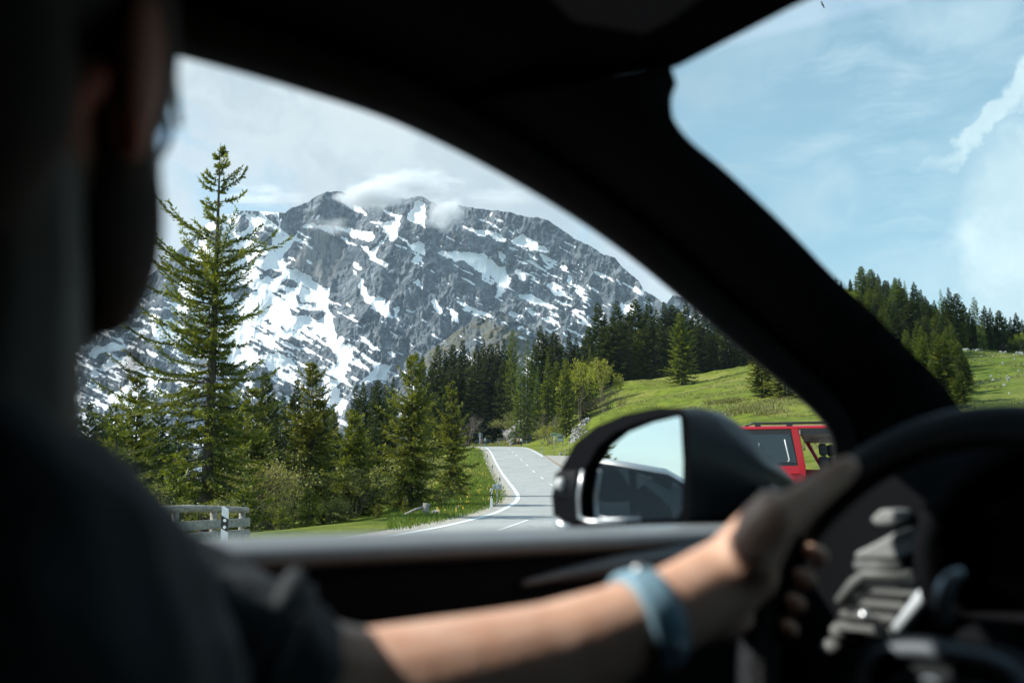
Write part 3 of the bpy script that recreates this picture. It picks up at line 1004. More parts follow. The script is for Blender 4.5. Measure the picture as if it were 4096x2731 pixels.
    # skirt at the foot
    X = np.concatenate([X[:, :1], X], 1); Y = np.concatenate([Y[:, :1] - 250, Y], 1); Z = np.concatenate([Z[:, :1] - 330, Z], 1)
    pad2 = lambda q: np.concatenate([q[:, :1], pad(q)], 1)
    me = np_mesh('mountain', np.stack([X.ravel(), Y.ravel(), Z.ravel()], 1), grid_faces(*X.shape),
                 {'snow': pad2(s).ravel(), 'wall': pad2(wall).ravel(), 'alp': pad2(alp).ravel()})
    o = link_mesh('mountain', me, rock_material(), None, True)
    tag(o, kind='structure')


build_mountain()
# ---------------------------------------------------------------- trees
class Leaves:
    """many leaf-sized faces, kept as arrays"""
    def __init__(s):
        s.p, s.d, s.n, s.l, s.w, s.t = [], [], [], [], [], []

    def add(s, p, d, n, l, w, t):
        s.p.append(p); s.d.append(d); s.n.append(n); s.l.append(l); s.w.append(w); s.t.append(t)

    def mesh(s, name):
        p = np.array(s.p, float); d = np.array(s.d, float); n = np.array(s.n, float)
        l = np.array(s.l)[:, None]; w = np.array(s.w)[:, None]; t = np.array(s.t)
        d /= np.linalg.norm(d, axis=1, keepdims=True) + 1e-9
        sd = np.cross(d, n); sd /= np.linalg.norm(sd, axis=1, keepdims=True) + 1e-9
        V = np.stack([p, p + d * l * 0.42 + sd * w * .5, p + d * l, p + d * l * 0.42 - sd * w * .5], 1).reshape(-1, 3)
        F = np.arange(len(V)).reshape(-1, 4)
        return np_mesh(name, V, F, {'tint': np.repeat(t, 4)})


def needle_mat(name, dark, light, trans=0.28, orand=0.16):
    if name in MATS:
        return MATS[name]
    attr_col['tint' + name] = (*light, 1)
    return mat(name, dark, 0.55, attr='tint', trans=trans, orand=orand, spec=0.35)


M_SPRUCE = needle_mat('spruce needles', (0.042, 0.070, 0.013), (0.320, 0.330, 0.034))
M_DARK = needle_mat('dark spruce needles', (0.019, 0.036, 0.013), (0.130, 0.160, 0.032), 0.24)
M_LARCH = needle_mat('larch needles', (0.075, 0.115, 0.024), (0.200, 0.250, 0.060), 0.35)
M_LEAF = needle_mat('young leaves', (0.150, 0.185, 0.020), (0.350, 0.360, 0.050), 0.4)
M_BUD = needle_mat('budding leaves', (0.165, 0.185, 0.050), (0.360, 0.370, 0.120), 0.35)
M_BARK = mat('spruce bark', (0.105, 0.088, 0.075), 0.95, vary=0.55, vscale=3.0, bump=0.9, bscale=9, stretch=(3, 3, 0.6))
M_TWIG = mat('grey twigs', (0.150, 0.125, 0.105), 0.9, vary=0.3, vscale=4)
M_TWIGB = mat('brown twigs', (0.115, 0.078, 0.055), 0.9, vary=0.3, vscale=4)


def conifer(seed, H, R, nb, shoots, leaf, prof, mats, name='spruce_tree', near=False, droop=0.25, up=0.0, lopsided=None, cb=0.06, bare_top=False, lw=0.3, trunk=0.014, hang=0.35):
    """tapered trunk, whorled branches, side shoots clothed in needles"""
    rs = np.random.RandomState(seed)
    root = empty(name)
    tr = MB()
    lean = rs.uniform(-.02, .02, 2)
    tp = [Vector((lean[0] * z * (1 - z) * H * 2, lean[1] * z * (1 - z) * H * 2, z * H)) for z in np.linspace(0, 1, 12)]
    r0 = max(0.05, H * trunk)
    tr.tube([tp[0] - Vector((0, 0, 0.8))] + tp, [r0 * 1.35] + [r0 * (1.28 if i == 0 else 1) * (1 - (i / 11.0) ** 1.1) + 0.008 for i in range(12)], 9 if near else 6)
    L = Leaves()
    for b in range(nb):
        f = cb + (0.985 - cb) * ((b + rs.rand()) / nb) ** (0.92)
        h = f * H
        az = b * 2.39996 + rs.uniform(-.35, .35)
        dirx, diry = math.cos(az), math.sin(az)
        e = prof(f)
        if lopsided:
            e *= lopsided(f, dirx, diry)
        bl = R * e * (rs.uniform(0.55, 1.12) if not near else (rs.uniform(0.8, 1.12) if rs.rand() < 0.34 else rs.uniform(0.22, 0.70)))
        if near and ((f > .70 and rs.rand() < .58) or rs.rand() < .12):
            continue
        if bl < 0.05:
            bl = 0.05 + 0.04 * rs.rand()
        el = (up + (1 - up) * max(0.0, (f - 0.45)) * 1.15) if not near else up + max(-0.14, (f - 0.40) * 1.15) + rs.uniform(-.22, .26)
        c0 = Vector((lean[0] * f * (1 - f) * H * 2, lean[1] * f * (1 - f) * H * 2, h))
        pts = []
        for k in range(6):
            s_ = k / 5
            zz = el * s_ * bl - droop * bl * (s_ ** 1.5) * (1 - 0.75 * f) + ((0.26 if near else 0.16) * bl * s_ ** 4)
            pts.append(c0 + Vector((dirx * s_ * bl, diry * s_ * bl, zz)))
        if near or b % 2 == 0:
            tr.tube(pts, [max(0.006, 0.0105 * bl + 0.006) * (1 - 0.85 * k / 5) + 0.002 for k in range(6)], 4 if near else 3, False)
        ns = max(3, int(shoots * (0.35 + 0.65 * bl / R)))
        tb = rs.uniform(-.18, .18)
        for q in range(ns):
            s_ = (0.10 if near else 0.12) + 0.90 * (q + rs.rand()) / ns
            s_ = min(s_, 1.0)
            k = min(4, int(s_ * 5)); ft = s_ * 5 - k
            p = pts[k].lerp(pts[k + 1], ft)
            bd = (pts[k + 1] - pts[k]).normalized()
            side = 1 if q % 2 else -1
            lat = Vector((-diry, dirx, 0)) * side
            ang = rs.uniform(0.5, 1.1) * (1 - 0.55 * s_)
            d = bd * math.cos(ang) + lat * math.sin(ang) + Vector((0, 0, -hang * rs.rand() * (1 - f * 0.6) + 0.10 * rs.randn()))
            if s_ > 0.93:
                d = bd
            sl = leaf * (0.55 + 0.75 * (1 - s_)) * rs.uniform(0.6, 1.25) * ((0.22 + 0.78 * min(1, bl / (0.42 * R))) if not near else (0.5 + 0.5 * min(1, bl / (0.5 * R))))
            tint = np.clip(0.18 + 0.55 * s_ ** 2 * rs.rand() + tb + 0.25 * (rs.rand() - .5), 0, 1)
            n1 = Vector((0, 0, 1)) + Vector(rs.randn(3)) * 0.35
            if near:
                d.normalize()
                m_ = max(2, int(sl / 0.105))
                for j in range(m_):                     # needle tufts along the shoot
                    a = j / m_
                    pj = p + d * (sl * a)
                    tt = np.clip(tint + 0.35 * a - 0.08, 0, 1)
                    ln = 0.175 * rs.uniform(.8, 1.3)
                    for _ in range(2):
                        dd = d + Vector(rs.randn(3)) * 0.42
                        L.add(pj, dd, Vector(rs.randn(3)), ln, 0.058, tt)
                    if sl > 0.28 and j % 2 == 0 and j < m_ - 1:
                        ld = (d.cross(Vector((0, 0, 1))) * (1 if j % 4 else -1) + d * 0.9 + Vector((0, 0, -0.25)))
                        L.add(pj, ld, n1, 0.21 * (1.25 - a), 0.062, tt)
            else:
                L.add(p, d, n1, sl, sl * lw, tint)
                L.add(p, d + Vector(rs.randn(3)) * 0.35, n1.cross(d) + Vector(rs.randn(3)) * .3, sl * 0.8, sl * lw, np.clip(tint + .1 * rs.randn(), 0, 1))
    if not bare_top:
        for q in range(10 if near else 5):
            L.add(Vector((0, 0, H * (0.965 + 0.02 * rs.rand()))), Vector((rs.randn() * .5, rs.randn() * .5, 0.8)), Vector(rs.randn(3)), leaf * (.3 if not near else .25), leaf * .1, .4)
    tr.build('trunk', M_BARK, root, True)
    link_mesh('crown', L.mesh('crown'), mats, root)
    return root


def shrub(seed, H, W, mats, twig, name='bush', leaves=900, leaf=0.12, depth=4, stems=9, density=1.0):
    """many-stemmed bush or small broadleaf: forked twigs with small leaves"""
    rs = np.random.RandomState(seed)
    root = empty(name)
    tw = MB()
    tips = []

    def grow(p, d, l, r, lev):
        q = p + d * l * 0.5 + Vector(rs.randn(3)) * l * .05
        e = q + (d + Vector(rs.randn(3)) * 0.16).normalized() * l * 0.5
        tw.tube([p, q, e], [r, r * .8, r * .6], 3, False)
        tips.append((e, d, lev)); tips.append((q, d, lev))
        if lev == 0:
            return
        for _ in range(3 if rs.rand() < .5 else 2):
            nd = (d + Vector((rs.randn() * .5, rs.randn() * .5, rs.randn() * .32 + .1))).normalized()
            grow(e, nd, l * rs.uniform(.6, .82), r * .6, lev - 1)
    for k in range(stems):
        a = rs.rand() * 6.283
        t = rs.uniform(0.15, 0.95) * W / H
        d = Vector((math.cos(a) * t, math.sin(a) * t, 1)).normalized()
        grow(Vector((math.cos(a), math.sin(a), 0)) * W * 0.10 * rs.rand(), d, H * rs.uniform(.26, .36), H * 0.008 + .008, depth)
    tw.build('stems', twig, root)
    if mats is not None:
        L = Leaves()
        tl = [t for t in tips if t[2] <= depth - 1]
        for _ in range(leaves):
            e, d, lev = tl[rs.randint(len(tl))]
            p = e + Vector(rs.randn(3)) * H * 0.025
            L.add(p, Vector(rs.randn(3)) + Vector((0, 0, .1)), Vector(rs.randn(3)), leaf * rs.uniform(.6, 1.3), leaf * .75, float(np.clip(.45 + .3 * rs.randn(), 0, 1)))
        link_mesh('foliage', L.mesh('foliage'), mats, root)
    return root


FIRST = set()


def put(proto, x, y, s=(1, 1, 1), rz=None, label=None, cat='tree', group=None, sink=0.0, z=None):
    """first use moves the prototype itself, later uses copy it"""
    if proto.name in FIRST:
        o = copy_tree(proto)
    else:
        FIRST.add(proto.name)
        o = proto
    zz = gz(x, y) if z is None else z
    o.location = (x, y, zz - sink)
    o.scale = s
    o.rotation_euler = (0, 0, random.uniform(0, 6.28) if rz is None else rz)
    for k in ('label', 'category', 'group'):
        if k in o: del o[k]
    tag(o, label, cat, group)
    return o


def by_tip(proto, Hp, px, tip, Y, wf=1.0, rz=None, label=None, group=None, sink=0.15, cat='tree', dx=0.0):
    """stand a tree on the ground so that its top reaches the height seen at (px, tip)"""
    p = P(px, tip, Y)
    z0 = gz(p.x, Y)
    H = p.z - z0
    s = H / Hp
    if H < 1.0:
        print('short tree', px, tip, Y, round(H, 2))
        s = 1.0 / Hp
    return put(proto, p.x, Y, (s * wf, s * wf, s), rz, label, cat, group, sink)


random.seed(5)

# hero: the ragged tall spruce by the fence; its outline is sampled from the photograph
_fr = np.array([0, .10, .22, .34, .45, .55, .64, .71, .76, .80, .86, .91, .955, 1.0])
_rt = np.array([2.0, 2.4, 2.7, 2.4, 1.45, 1.45, 1.75, 2.25, 2.15, .70, .80, .50, .22, .03])
_lt = np.array([2.4, 3.2, 3.6, 3.5, 3.1, 2.75, 2.5, 2.0, 1.75, .95, .65, .45, .22, .03])


def hero_side(f, dx, dy):
    r, l = np.interp(f, _fr, _rt), np.interp(f, _fr, _lt)
    return max(0.02, (r if dx > 0 else l) * abs(dx) + (r + l) * .42 * (1 - abs(dx))) / 3.6


HX = P(828, 1900, 39)
hz = gz(HX.x, 39)
HH = P(822, 572, 39).z - hz
hero = conifer(3, HH, 4.7, 285, 46, 0.46, lambda f: 1.0, [M_SPRUCE], near=True, droop=0.30, up=0.02, lopsided=hero_side, cb=0.08, trunk=0.0155)
put(hero, HX.x, 39, rz=0.0, label='tallest spruce, ragged with upswept top branches, behind the wooden guard rail')

# nearer spruces standing round it
near_list = [
    # px, tip, Y, R(m), branches, seed, label
    (1252, 1455, 47, 2.0, 230, 12, 'slender spruce hung with brown cones beside the tall ragged spruce', 7.0),
    (1648, 1415, 52, 2.15, 340, 14, 'dense bright green spruce pyramid by the road verge, left of the grass bank'),
    (1810, 1530, 66, 1.6, 200, 15, 'narrow yellow green spruce at the upper edge of the grass bank'),
    (560, 1495, 44, 1.9, 190, 16, 'lower spruce reaching out left of the tall ragged spruce, bright tips'),
    (1010, 1560, 46, 2.0, 190, 17, 'drooping mid height spruce just right of the tall ragged trunk'),
    (470, 1690, 42, 1.5, 90, 18, 'sunlit young spruce beside the driver\'s shoulder'),
    (1420, 1640, 50, 1.7, 180, 19, 'olive spruce between the cone hung spruce and the bright pyramid'),
]
for q in near_list:
    px, tip, Y, R_, nb, sd, lab = q[:7]
    p = P(px, tip, Y); z0 = gz(p.x, Y); H_ = p.z - z0
    t = conifer(sd, H_, R_ * 1.42, nb, 26, 0.46, (lambda f: (1 - f) ** 0.78 * (0.75 + 0.25 * min(1, f * 6)) + 0.03), [M_SPRUCE], near=True, droop=0.34, up=-0.05, cb=0.05)
    put(t, p.x, Y, label=lab)
small = conifer(25, 2.6, 0.95, 60, 11, 0.36, (lambda f: (1 - f) ** 0.8 + 0.04), [M_SPRUCE], near=True, droop=0.15, up=0.15, cb=0.03, name='young_spruce')
for px, tip, Y, lab in [(1130, 1985, 33, 'small young spruce beside the end of the guard rail'),
                        (1512, 1990, 45, 'small yellowish spruce left of the fallen grey branch by the verge'),
                        (1622, 1990, 44, 'small spruce at the foot of the bright green pyramid spruce'),
                        (1240, 1900, 40, 'young spruce in front of the cone hung spruce'),
                        (700, 1800, 37, 'bright young spruce at the foot of the tall ragged spruce'),
                        (980, 1880, 37, 'dark young spruce right of the tall spruce trunk, behind the rail')]:
    by_tip(small, 2.6, px, tip, Y, 1.0, label=lab)

# forest stock at three greens
prof_a = lambda f: (1 - f) ** 0.85 * (0.72 + 0.28 * min(1, f * 5)) + 0.02
prof_b = lambda f: (1 - f) ** 0.72 * (0.80 + 0.20 * min(1, f * 4)) + 0.02
prof_c = lambda f: (1 - f) ** 1.0 * 0.95 + 0.03
DARK = [conifer(40 + i, 20, [4.2, 3.7, 4.6, 4.0, 3.4][i], [150, 130, 160, 140, 120][i], 20, 1.25, [prof_a, prof_c, prof_b, prof_a, prof_c][i], [M_DARK], lw=0.34) for i in range(5)]
OLIVE = [conifer(60 + i, 18, [4.3, 3.9, 3.5][i], [170, 150, 130][i], 24, 1.0, [prof_b, prof_a, prof_c][i], [M_SPRUCE], lw=0.32) for i in range(3)]
LARCH = [conifer(70 + i, 18, [3.9, 3.3][i], [130, 105][i], 20, 0.95, [prof_b, prof_c][i], [M_LARCH], name='larch_tree', lw=0.26, droop=0.15, hang=0.5) for i in range(2)]
BUD = [shrub(80 + i, 5.0, [2.2, 3.0][i], [M_BUD], M_TWIG, leaves=2600, leaf=0.13, depth=4, stems=10) for i in range(2)]
LEAF = [shrub(84 + i, 8.0, [2.0, 1.6][i], [M_LEAF], M_TWIG, name='broadleaf_tree', leaves=2000, leaf=0.28, depth=5, stems=[4, 3][i]) for i in range(2)]
BARE = [shrub(88 + i, 5.0, [2.4, 3.2][i], None, [M_TWIGB, M_TWIG][i], name='bare_bush', depth=5, stems=9) for i in range(2)]

nd = [0]


def dk(px, tip, Y, wf=1.0, lst=None, Hp=20, **k):
    lst = lst or DARK
    nd[0] += 1
    return by_tip(lst[nd[0] % len(lst)], Hp, px, tip, Y, wf * random.uniform(.92, 1.1), **k)


def row(pts, Y0, Y1, lst, Hp, label, group, jig=6, wf=1.0):
    for i, (px, tip) in enumerate(pts):
        Y = Y0 + (Y1 - Y0) * i / max(1, len(pts) - 1) + random.uniform(-jig, jig)
        dk(px, tip, Y, wf, lst, Hp, label=label, group=group)


# lower wood on the slope falling away at the left
row([(215, 1590), (245, 1640), (285, 1610), (320, 1650), (365, 1602), (400, 1640), (425, 1655), (455, 1600), (480, 1640), (515, 1660)], 120, 135, DARK, 20,
    'dark spruce in the row below the snow slope, beside the driver\'s shoulder', 'dark spruces low behind the driver\'s shoulder', wf=0.85)
row([(560, 1640), (640, 1620), (720, 1640), (905, 1545), (950, 1580), (990, 1530), (1062, 1478), (1095, 1560), (1135, 1560), (1190, 1510), (1235, 1570), (1290, 1590), (1330, 1610)], 95, 118, DARK, 20,
    'dark spruce in the shaded wood behind the tall ragged spruce', 'dark spruces behind the tall ragged spruce', wf=0.9)
row([(1000, 1640), (1100, 1660), (1180, 1650), (1260, 1680), (1340, 1640), (1400, 1660), (860, 1680), (760, 1720), (620, 1720), (520, 1740)], 74, 82, DARK, 20,
    'dark spruce low in the shaded wood behind the tall ragged spruce', 'low dark spruces behind the tall ragged spruce', wf=1.1)
row([(1425, 1530), (1455, 1520), (1490, 1535), (1512, 1512), (1545, 1525), (1575, 1500)], 110, 120, DARK, 20,
    'dark spruce in the gap left of the bright green pyramid spruce', 'dark spruces left of the bright pyramid spruce', wf=0.85)
row([(1440, 1640), (1500, 1650), (1560, 1620)], 84, 90, DARK, 20, 'dark spruce low in the gap left of the bright pyramid spruce', 'low dark spruces left of the bright pyramid spruce')
# wood across the back, behind the parked car
row([(1690, 1420), (1725, 1440), (1752, 1375), (1780, 1395), (1812, 1372), (1850, 1355), (1876, 1400), (1905, 1375), (1935, 1350), (1962, 1372), (1990, 1366), (2015, 1350), (2040, 1380)], 262, 285, DARK, 20,
    'dark spruce in the wall of wood behind the parked black car', 'dark spruces behind the parked black car', wf=1.05)
row([(1700, 1480), (1740, 1470), (1770, 1460), (1800, 1440), (1835, 1430), (1870, 1440), (1900, 1450), (1940, 1420), (1975, 1440), (2010, 1430), (2045, 1450)], 250, 258, DARK, 20,
    'dark spruce at the front of the wood behind the parked black car', 'front spruces behind the parked black car', wf=1.15)
row([(1745, 1560), (1720, 1600), (1770, 1620)], 170, 200, DARK, 20, 'dark spruce behind the narrow yellow green spruce on the bank', 'dark spruces above the grass bank')
# larches and spruces above the rock outcrop
for px, tip, Y, wf, lab in [(2052, 1312, 250, .8, 'tall pale larch behind the rock outcrop, its top above the others'),
                            (2112, 1345, 212, 1.1, 'broad bright larch directly above the rock outcrop'),
                            (2080, 1440, 206, 1.0, 'yellow green larch left of the broad bright larch'),
                            (2150, 1460, 208, 0.9, 'olive larch at the right side of the rock outcrop')]:
    dk(px, tip, Y, wf, LARCH, 18, label=lab)
row([(2140, 1350), (2162, 1298), (2186, 1320), (2215, 1318), (2240, 1352), (2275, 1318), (2305, 1345), (2330, 1350), (2355, 1300)], 225, 245, DARK, 20,
    'dark spruce in the group behind the bright larches', 'dark spruces behind the larches')
row([(2190, 1420), (2225, 1440), (2330, 1420), (2360, 1380)], 205, 222, OLIVE, 18, 'olive spruce between larches and bare bushes', 'olive spruces above the bare bushes')
dk(2262, 1428, 172, .8, OLIVE, 18, label='single slim spruce in front, just left of the leafing yellow tree')
# tall group behind the meadow
row([(2391, 1205), (2420, 1250), (2467, 1197), (2500, 1255), (2543, 1193), (2570, 1245), (2595, 1189), (2625, 1235), (2655, 1203), (2686, 1216), (2712, 1230), (2744, 1193), (2780, 1225), (2815, 1240), (2850, 1265)], 268, 285, DARK, 20,
    'tall dark spruce at the top edge of the meadow', 'tall dark spruces behind the meadow', wf=1.35)
row([(2405, 1300), (2440, 1290), (2480, 1270), (2520, 1300), (2560, 1290), (2600, 1260), (2640, 1270), (2680, 1300), (2790, 1280), (2830, 1310), (2870, 1330), (2850, 1330), (2885, 1245), (2915, 1240), (2950, 1245), (2985, 1255), (3020, 1265), (3060, 1290)], 258, 268, DARK + OLIVE[:1], 20,
    'dark spruce in the front row at the top edge of the meadow', 'front spruces behind the meadow', wf=1.45)
dk(2722, 1245, 229, 1.15, [OLIVE[0]], 18, label='lone full spruce with a bare lower trunk, standing out on the meadow')
dk(3040, 1300, 150, 1.45, [OLIVE[1]], 18, label='spruce at the meadow edge with low branches beside the windscreen pillar')
dk(3130, 1330, 142, 1.45, [OLIVE[0]], 18, label='spruce behind the windscreen pillar, its trunk showing on the meadow')
# bushes at the foot of the woods
for px, tip, Y, k, wf, lab, grp in [
    (2318, 1412, 180, LEAF[0], .6, 'yellow green tree in young leaf above the bare bushes', None),
    (2412, 1420, 196, LEAF[1], .75, 'pale leafing tree left of the tall dark spruces', None),
    (2190, 1690, 176, LEAF[1], .9, 'round leafing bush behind the green sign', None)]:
    by_tip(k, 8.0, px, tip, Y, wf, label=lab, group=grp)
for px, tip, Y, k, lab in [(2390, 1580, 178, BARE[0], 'brown leafless bush at the meadow edge, upper one'), (2440, 1540, 190, BARE[0], 'brown leafless bush beside the tall dark spruces'),
                           (2200, 1640, 180, BARE[1], 'grey leafless bush right of the rock outcrop'), (2350, 1600, 172, BARE[0], 'brown leafless bush under the yellow green tree'),
                           (2480, 1580, 200, BARE[0], 'brown leafless bush at the meadow corner'), (2420, 1640, 170, BARE[0], 'low brown leafless bush above the loose rocks'),
                           (1868, 1640, 214, BARE[1], 'bare pale tree behind the top of the grass bank'), (2335, 1690, 150, BARE[0], 'low brown bush beside the notice board')]:
    by_tip(k, 5.0, px, tip, Y, 1.1, label=lab, cat='bush')
for px, tip, Y, k, lab in [(1040, 1800, 43, 0, 'pale budding bush right of the tall ragged spruce'), (1100, 1760, 45, 1, 'taller budding bush with bare whitish twigs'), (1430, 1830, 49, 0, 'grey green budding bush between the spruces'),
                           (1770, 1940, 52, 1, 'grey green bush at the lower end of the grass bank'), (1690, 1760, 60, 0, 'yellow green bush behind the bright pyramid spruce'),
                           (1150, 1930, 41, 1, 'low twiggy bush right of the guard rail'), (1330, 1960, 46, 0, 'low bush at the foot of the leaning dark trunk'), (880, 1960, 36, 0, 'low green bush behind the middle of the guard rail'),
                           (600, 1900, 36, 1, 'green bush behind the left part of the guard rail'), (2170, 1700, 190, 0, 'green bush on top of the rock outcrop'), (2050, 1640, 222, 1, 'pale green bush behind the rock outcrop')]:
    by_tip(BUD[k], 5.0, px, tip, Y, 1.15, label=lab, cat='bush')
# hill seen through the windscreen
def by_base(proto, Hp, px, base, tip, wf=1.0, lo=70.0, hi=420.0, **k):
    """stand a tree where the ground is seen at (px, base), as tall as it looks"""
    Ys = np.linspace(lo, hi, 141)
    d = pix_dir(px, base)
    g_ = ground_z(d.x / d.y * Ys, Ys, False)
    ray = EYE + d.z / d.y * Ys
    hit = np.nonzero(g_ >= ray)[0]
    Y = float(Ys[hit[0]]) if len(hit) else float(Ys[int(np.argmax(g_ - ray))])
    x = d.x / d.y * Y
    H = (base - tip) * Y / FPX
    s_ = H / Hp
    return put(proto, x, Y, (s_ * wf, s_ * wf, s_), None, k.get('label'), k.get('cat', 'tree'), k.get('group'), 0.2)


def bb(px, base, tip, lst=None, wf=1.0, Hp=20, **k):
    lst = lst or DARK
    nd[0] += 1
    return by_base(lst[nd[0] % len(lst)], Hp, px, base, tip, wf * random.uniform(.92, 1.12), **k)


for px, b_, t_ in [(3366, 1165, 1118), (3402, 1165, 1110), (3516, 1215, 1092), (3544, 1225, 1112), (3585, 1240, 1100), (3605, 1250, 1106), (3662, 1280, 1120), (3690, 1300, 1150), (3731, 1330, 1214)]:
    bb(px, b_, t_, DARK, 1.5, label='dark spruce on the skyline of the hill seen through the windscreen', group='skyline spruces on the hill')
for px, b_, t_, lab in [(3425, 1165, 1092, 'thin larch on the hilltop near the cross'), (3462, 1200, 1105, 'ragged larch right of the thin hilltop larch'), (3624, 1270, 1115, 'full light green larch on the hill skyline'),
                        (3490, 1290, 1150, 'pale larch on the steep side of the hill'), (3774, 1395, 1148, 'tall bright larch in the middle of the hill wood'), (3909, 1398, 1184, 'slim larch at the right of the hill wood'),
                        (3935, 1408, 1270, 'spreading light larch at the meadow edge on the hill')]:
    bb(px, b_, t_, LARCH, 1.0, 18, label=lab)
for k in range(74):
    px = random.uniform(3440, 3815)
    top_ = np.interp(px, [3420, 3520, 3620, 3700, 3760, 3812], [1200, 1225, 1270, 1320, 1370, 1400])
    b_ = random.uniform(top_, min(1440, top_ + 170))
    lst = random.choice([DARK, OLIVE, OLIVE, DARK, LARCH])
    bb(px, b_, b_ - random.uniform(105, 175), lst, 1.6, 19, label={'s': 'spruce in the mixed wood on the side of the hill', 'l': 'light larch in the mixed wood on the side of the hill'}['l' if lst is LARCH else 's'],
       group='larches on the side of the hill' if lst is LARCH else 'spruces on the side of the hill')
for k in range(46):
    b_ = random.uniform(1420, 1615)
    lim = np.interp(b_, [1400, 1600], [3815, 3880])
    px = random.uniform(np.interp(b_, [1400, 1600], [3560, 3740]), lim)
    lst = random.choice([DARK, OLIVE, OLIVE])
    bb(px, b_, b_ - random.uniform(130, 210), lst, 1.5, 19, label='spruce low on the wooded side of the hill beside the pillar', group='spruces low on the side of the hill')
for px, t_ in [(3790, 1180), (3807, 1145), (3838, 1166), (3865, 1215), (3888, 1230), (3948, 1219), (3970, 1224), (4004, 1232), (4028, 1270), (4050, 1260), (4073, 1242), (4095, 1270), (4120, 1250)]:
    bb(px, random.uniform(1392, 1402), t_, DARK, 1.3, label='dark spruce in the right wood above the stony hill meadow', group='dark spruces above the stony meadow')
for px, t_ in [(3800, 1270), (3825, 1250), (3850, 1275), (3878, 1290), (3900, 1270), (3960, 1290), (3990, 1300), (4020, 1310), (4065, 1320)]:
    bb(px, random.uniform(1400, 1408), t_, DARK + OLIVE[:1], 1.5, label='dark spruce in the front of the wood above the stony hill meadow', group='front spruces above the stony meadow')
for px, b_, t_, wf, lab in [(3782, 1615, 1347, 1.6, 'nearest full spruce on the hill meadow, beside the windscreen pillar'), (3700, 1560, 1335, 1.5, 'spruce just left of the nearest one on the hill'), (3640, 1520, 1320, 1.5, 'spruce half hidden by the pillar on the hill'),
                            (3848, 1632, 1470, 1.7, 'shorter dark spruce right of the nearest spruce on the hill'), (3745, 1520, 1350, 1.6, 'olive spruce behind the nearest one on the hill')]:
    bb(px, b_, t_, OLIVE, wf, 18, label=lab)
by_base(LEAF[0], 8.0, 4085, 1412, 1315, .9, label='bright leafing tree at the far right edge of the hill wood')
by_base(BARE[1], 5.0, 3560, 1240, 1180, 1.3, label='grey leafless bush on the hill slope', cat='bush')
by_base(BARE[1], 5.0, 4010, 1410, 1365, 1.3, label='grey leafless bush at the edge of the stony meadow', cat='bush')

# young spruces on the slope to our left, which the wing mirror reflects
for x, y, h, lab in ((-24.0, 1.0, 5.4, 'young spruce on the slope to our left, seen only in the wing mirror'), (-31.0, -2.4, 4.6, 'smaller spruce on the slope to our left, seen only in the wing mirror'), (-36.0, 2.2, 7.0, 'taller spruce on the slope to our left, seen only in the wing mirror')):
    z_ = gz(x, y)
    s_ = (EYE + h * .32 - z_) / 18.0
    put(OLIVE[1], x, y, (s_ * 1.2, s_ * 1.2, s_), label=lab)
# ---------------------------------------------------------------- things along the road
M_WHITE = mat('white plastic', (0.74, 0.76, 0.76), 0.45, vary=0.08, vscale=6)
M_BLACKP = mat('black plastic', (0.012, 0.013, 0.014), 0.45)
M_REFL = mat('white reflector', (0.80, 0.82, 0.82), 0.25)
M_ZINC = mat('galvanised steel', (0.36, 0.38, 0.39), 0.5, 0.6, vary=0.2, vscale=5)
M_WOODG = mat('weathered grey wood', (0.34, 0.325, 0.295), 0.9, vary=0.45, vscale=2.4, bump=0.7, bscale=12, stretch=(6, 1, 6))
M_WOODG2 = mat('weathered grey planks', (0.37, 0.365, 0.345), 0.9, vary=0.4, vscale=2.0, bump=0.5, bscale=14, stretch=(1, 6, 6))
M_ROCK = mat('grey limestone', (0.30, 0.295, 0.28), 0.95, vary=0.6, vscale=1.4, bump=1.0, bscale=6, detail=7)
M_ROCKP = mat('pale limestone rubble', (0.42, 0.41, 0.39), 0.95, vary=0.5, vscale=2.4, bump=1.0, bscale=8)


def rot_m(loc, rz=0.0):
    return Matrix.Translation(Vector(loc)) @ Matrix.Rotation(rz, 4, 'Z')


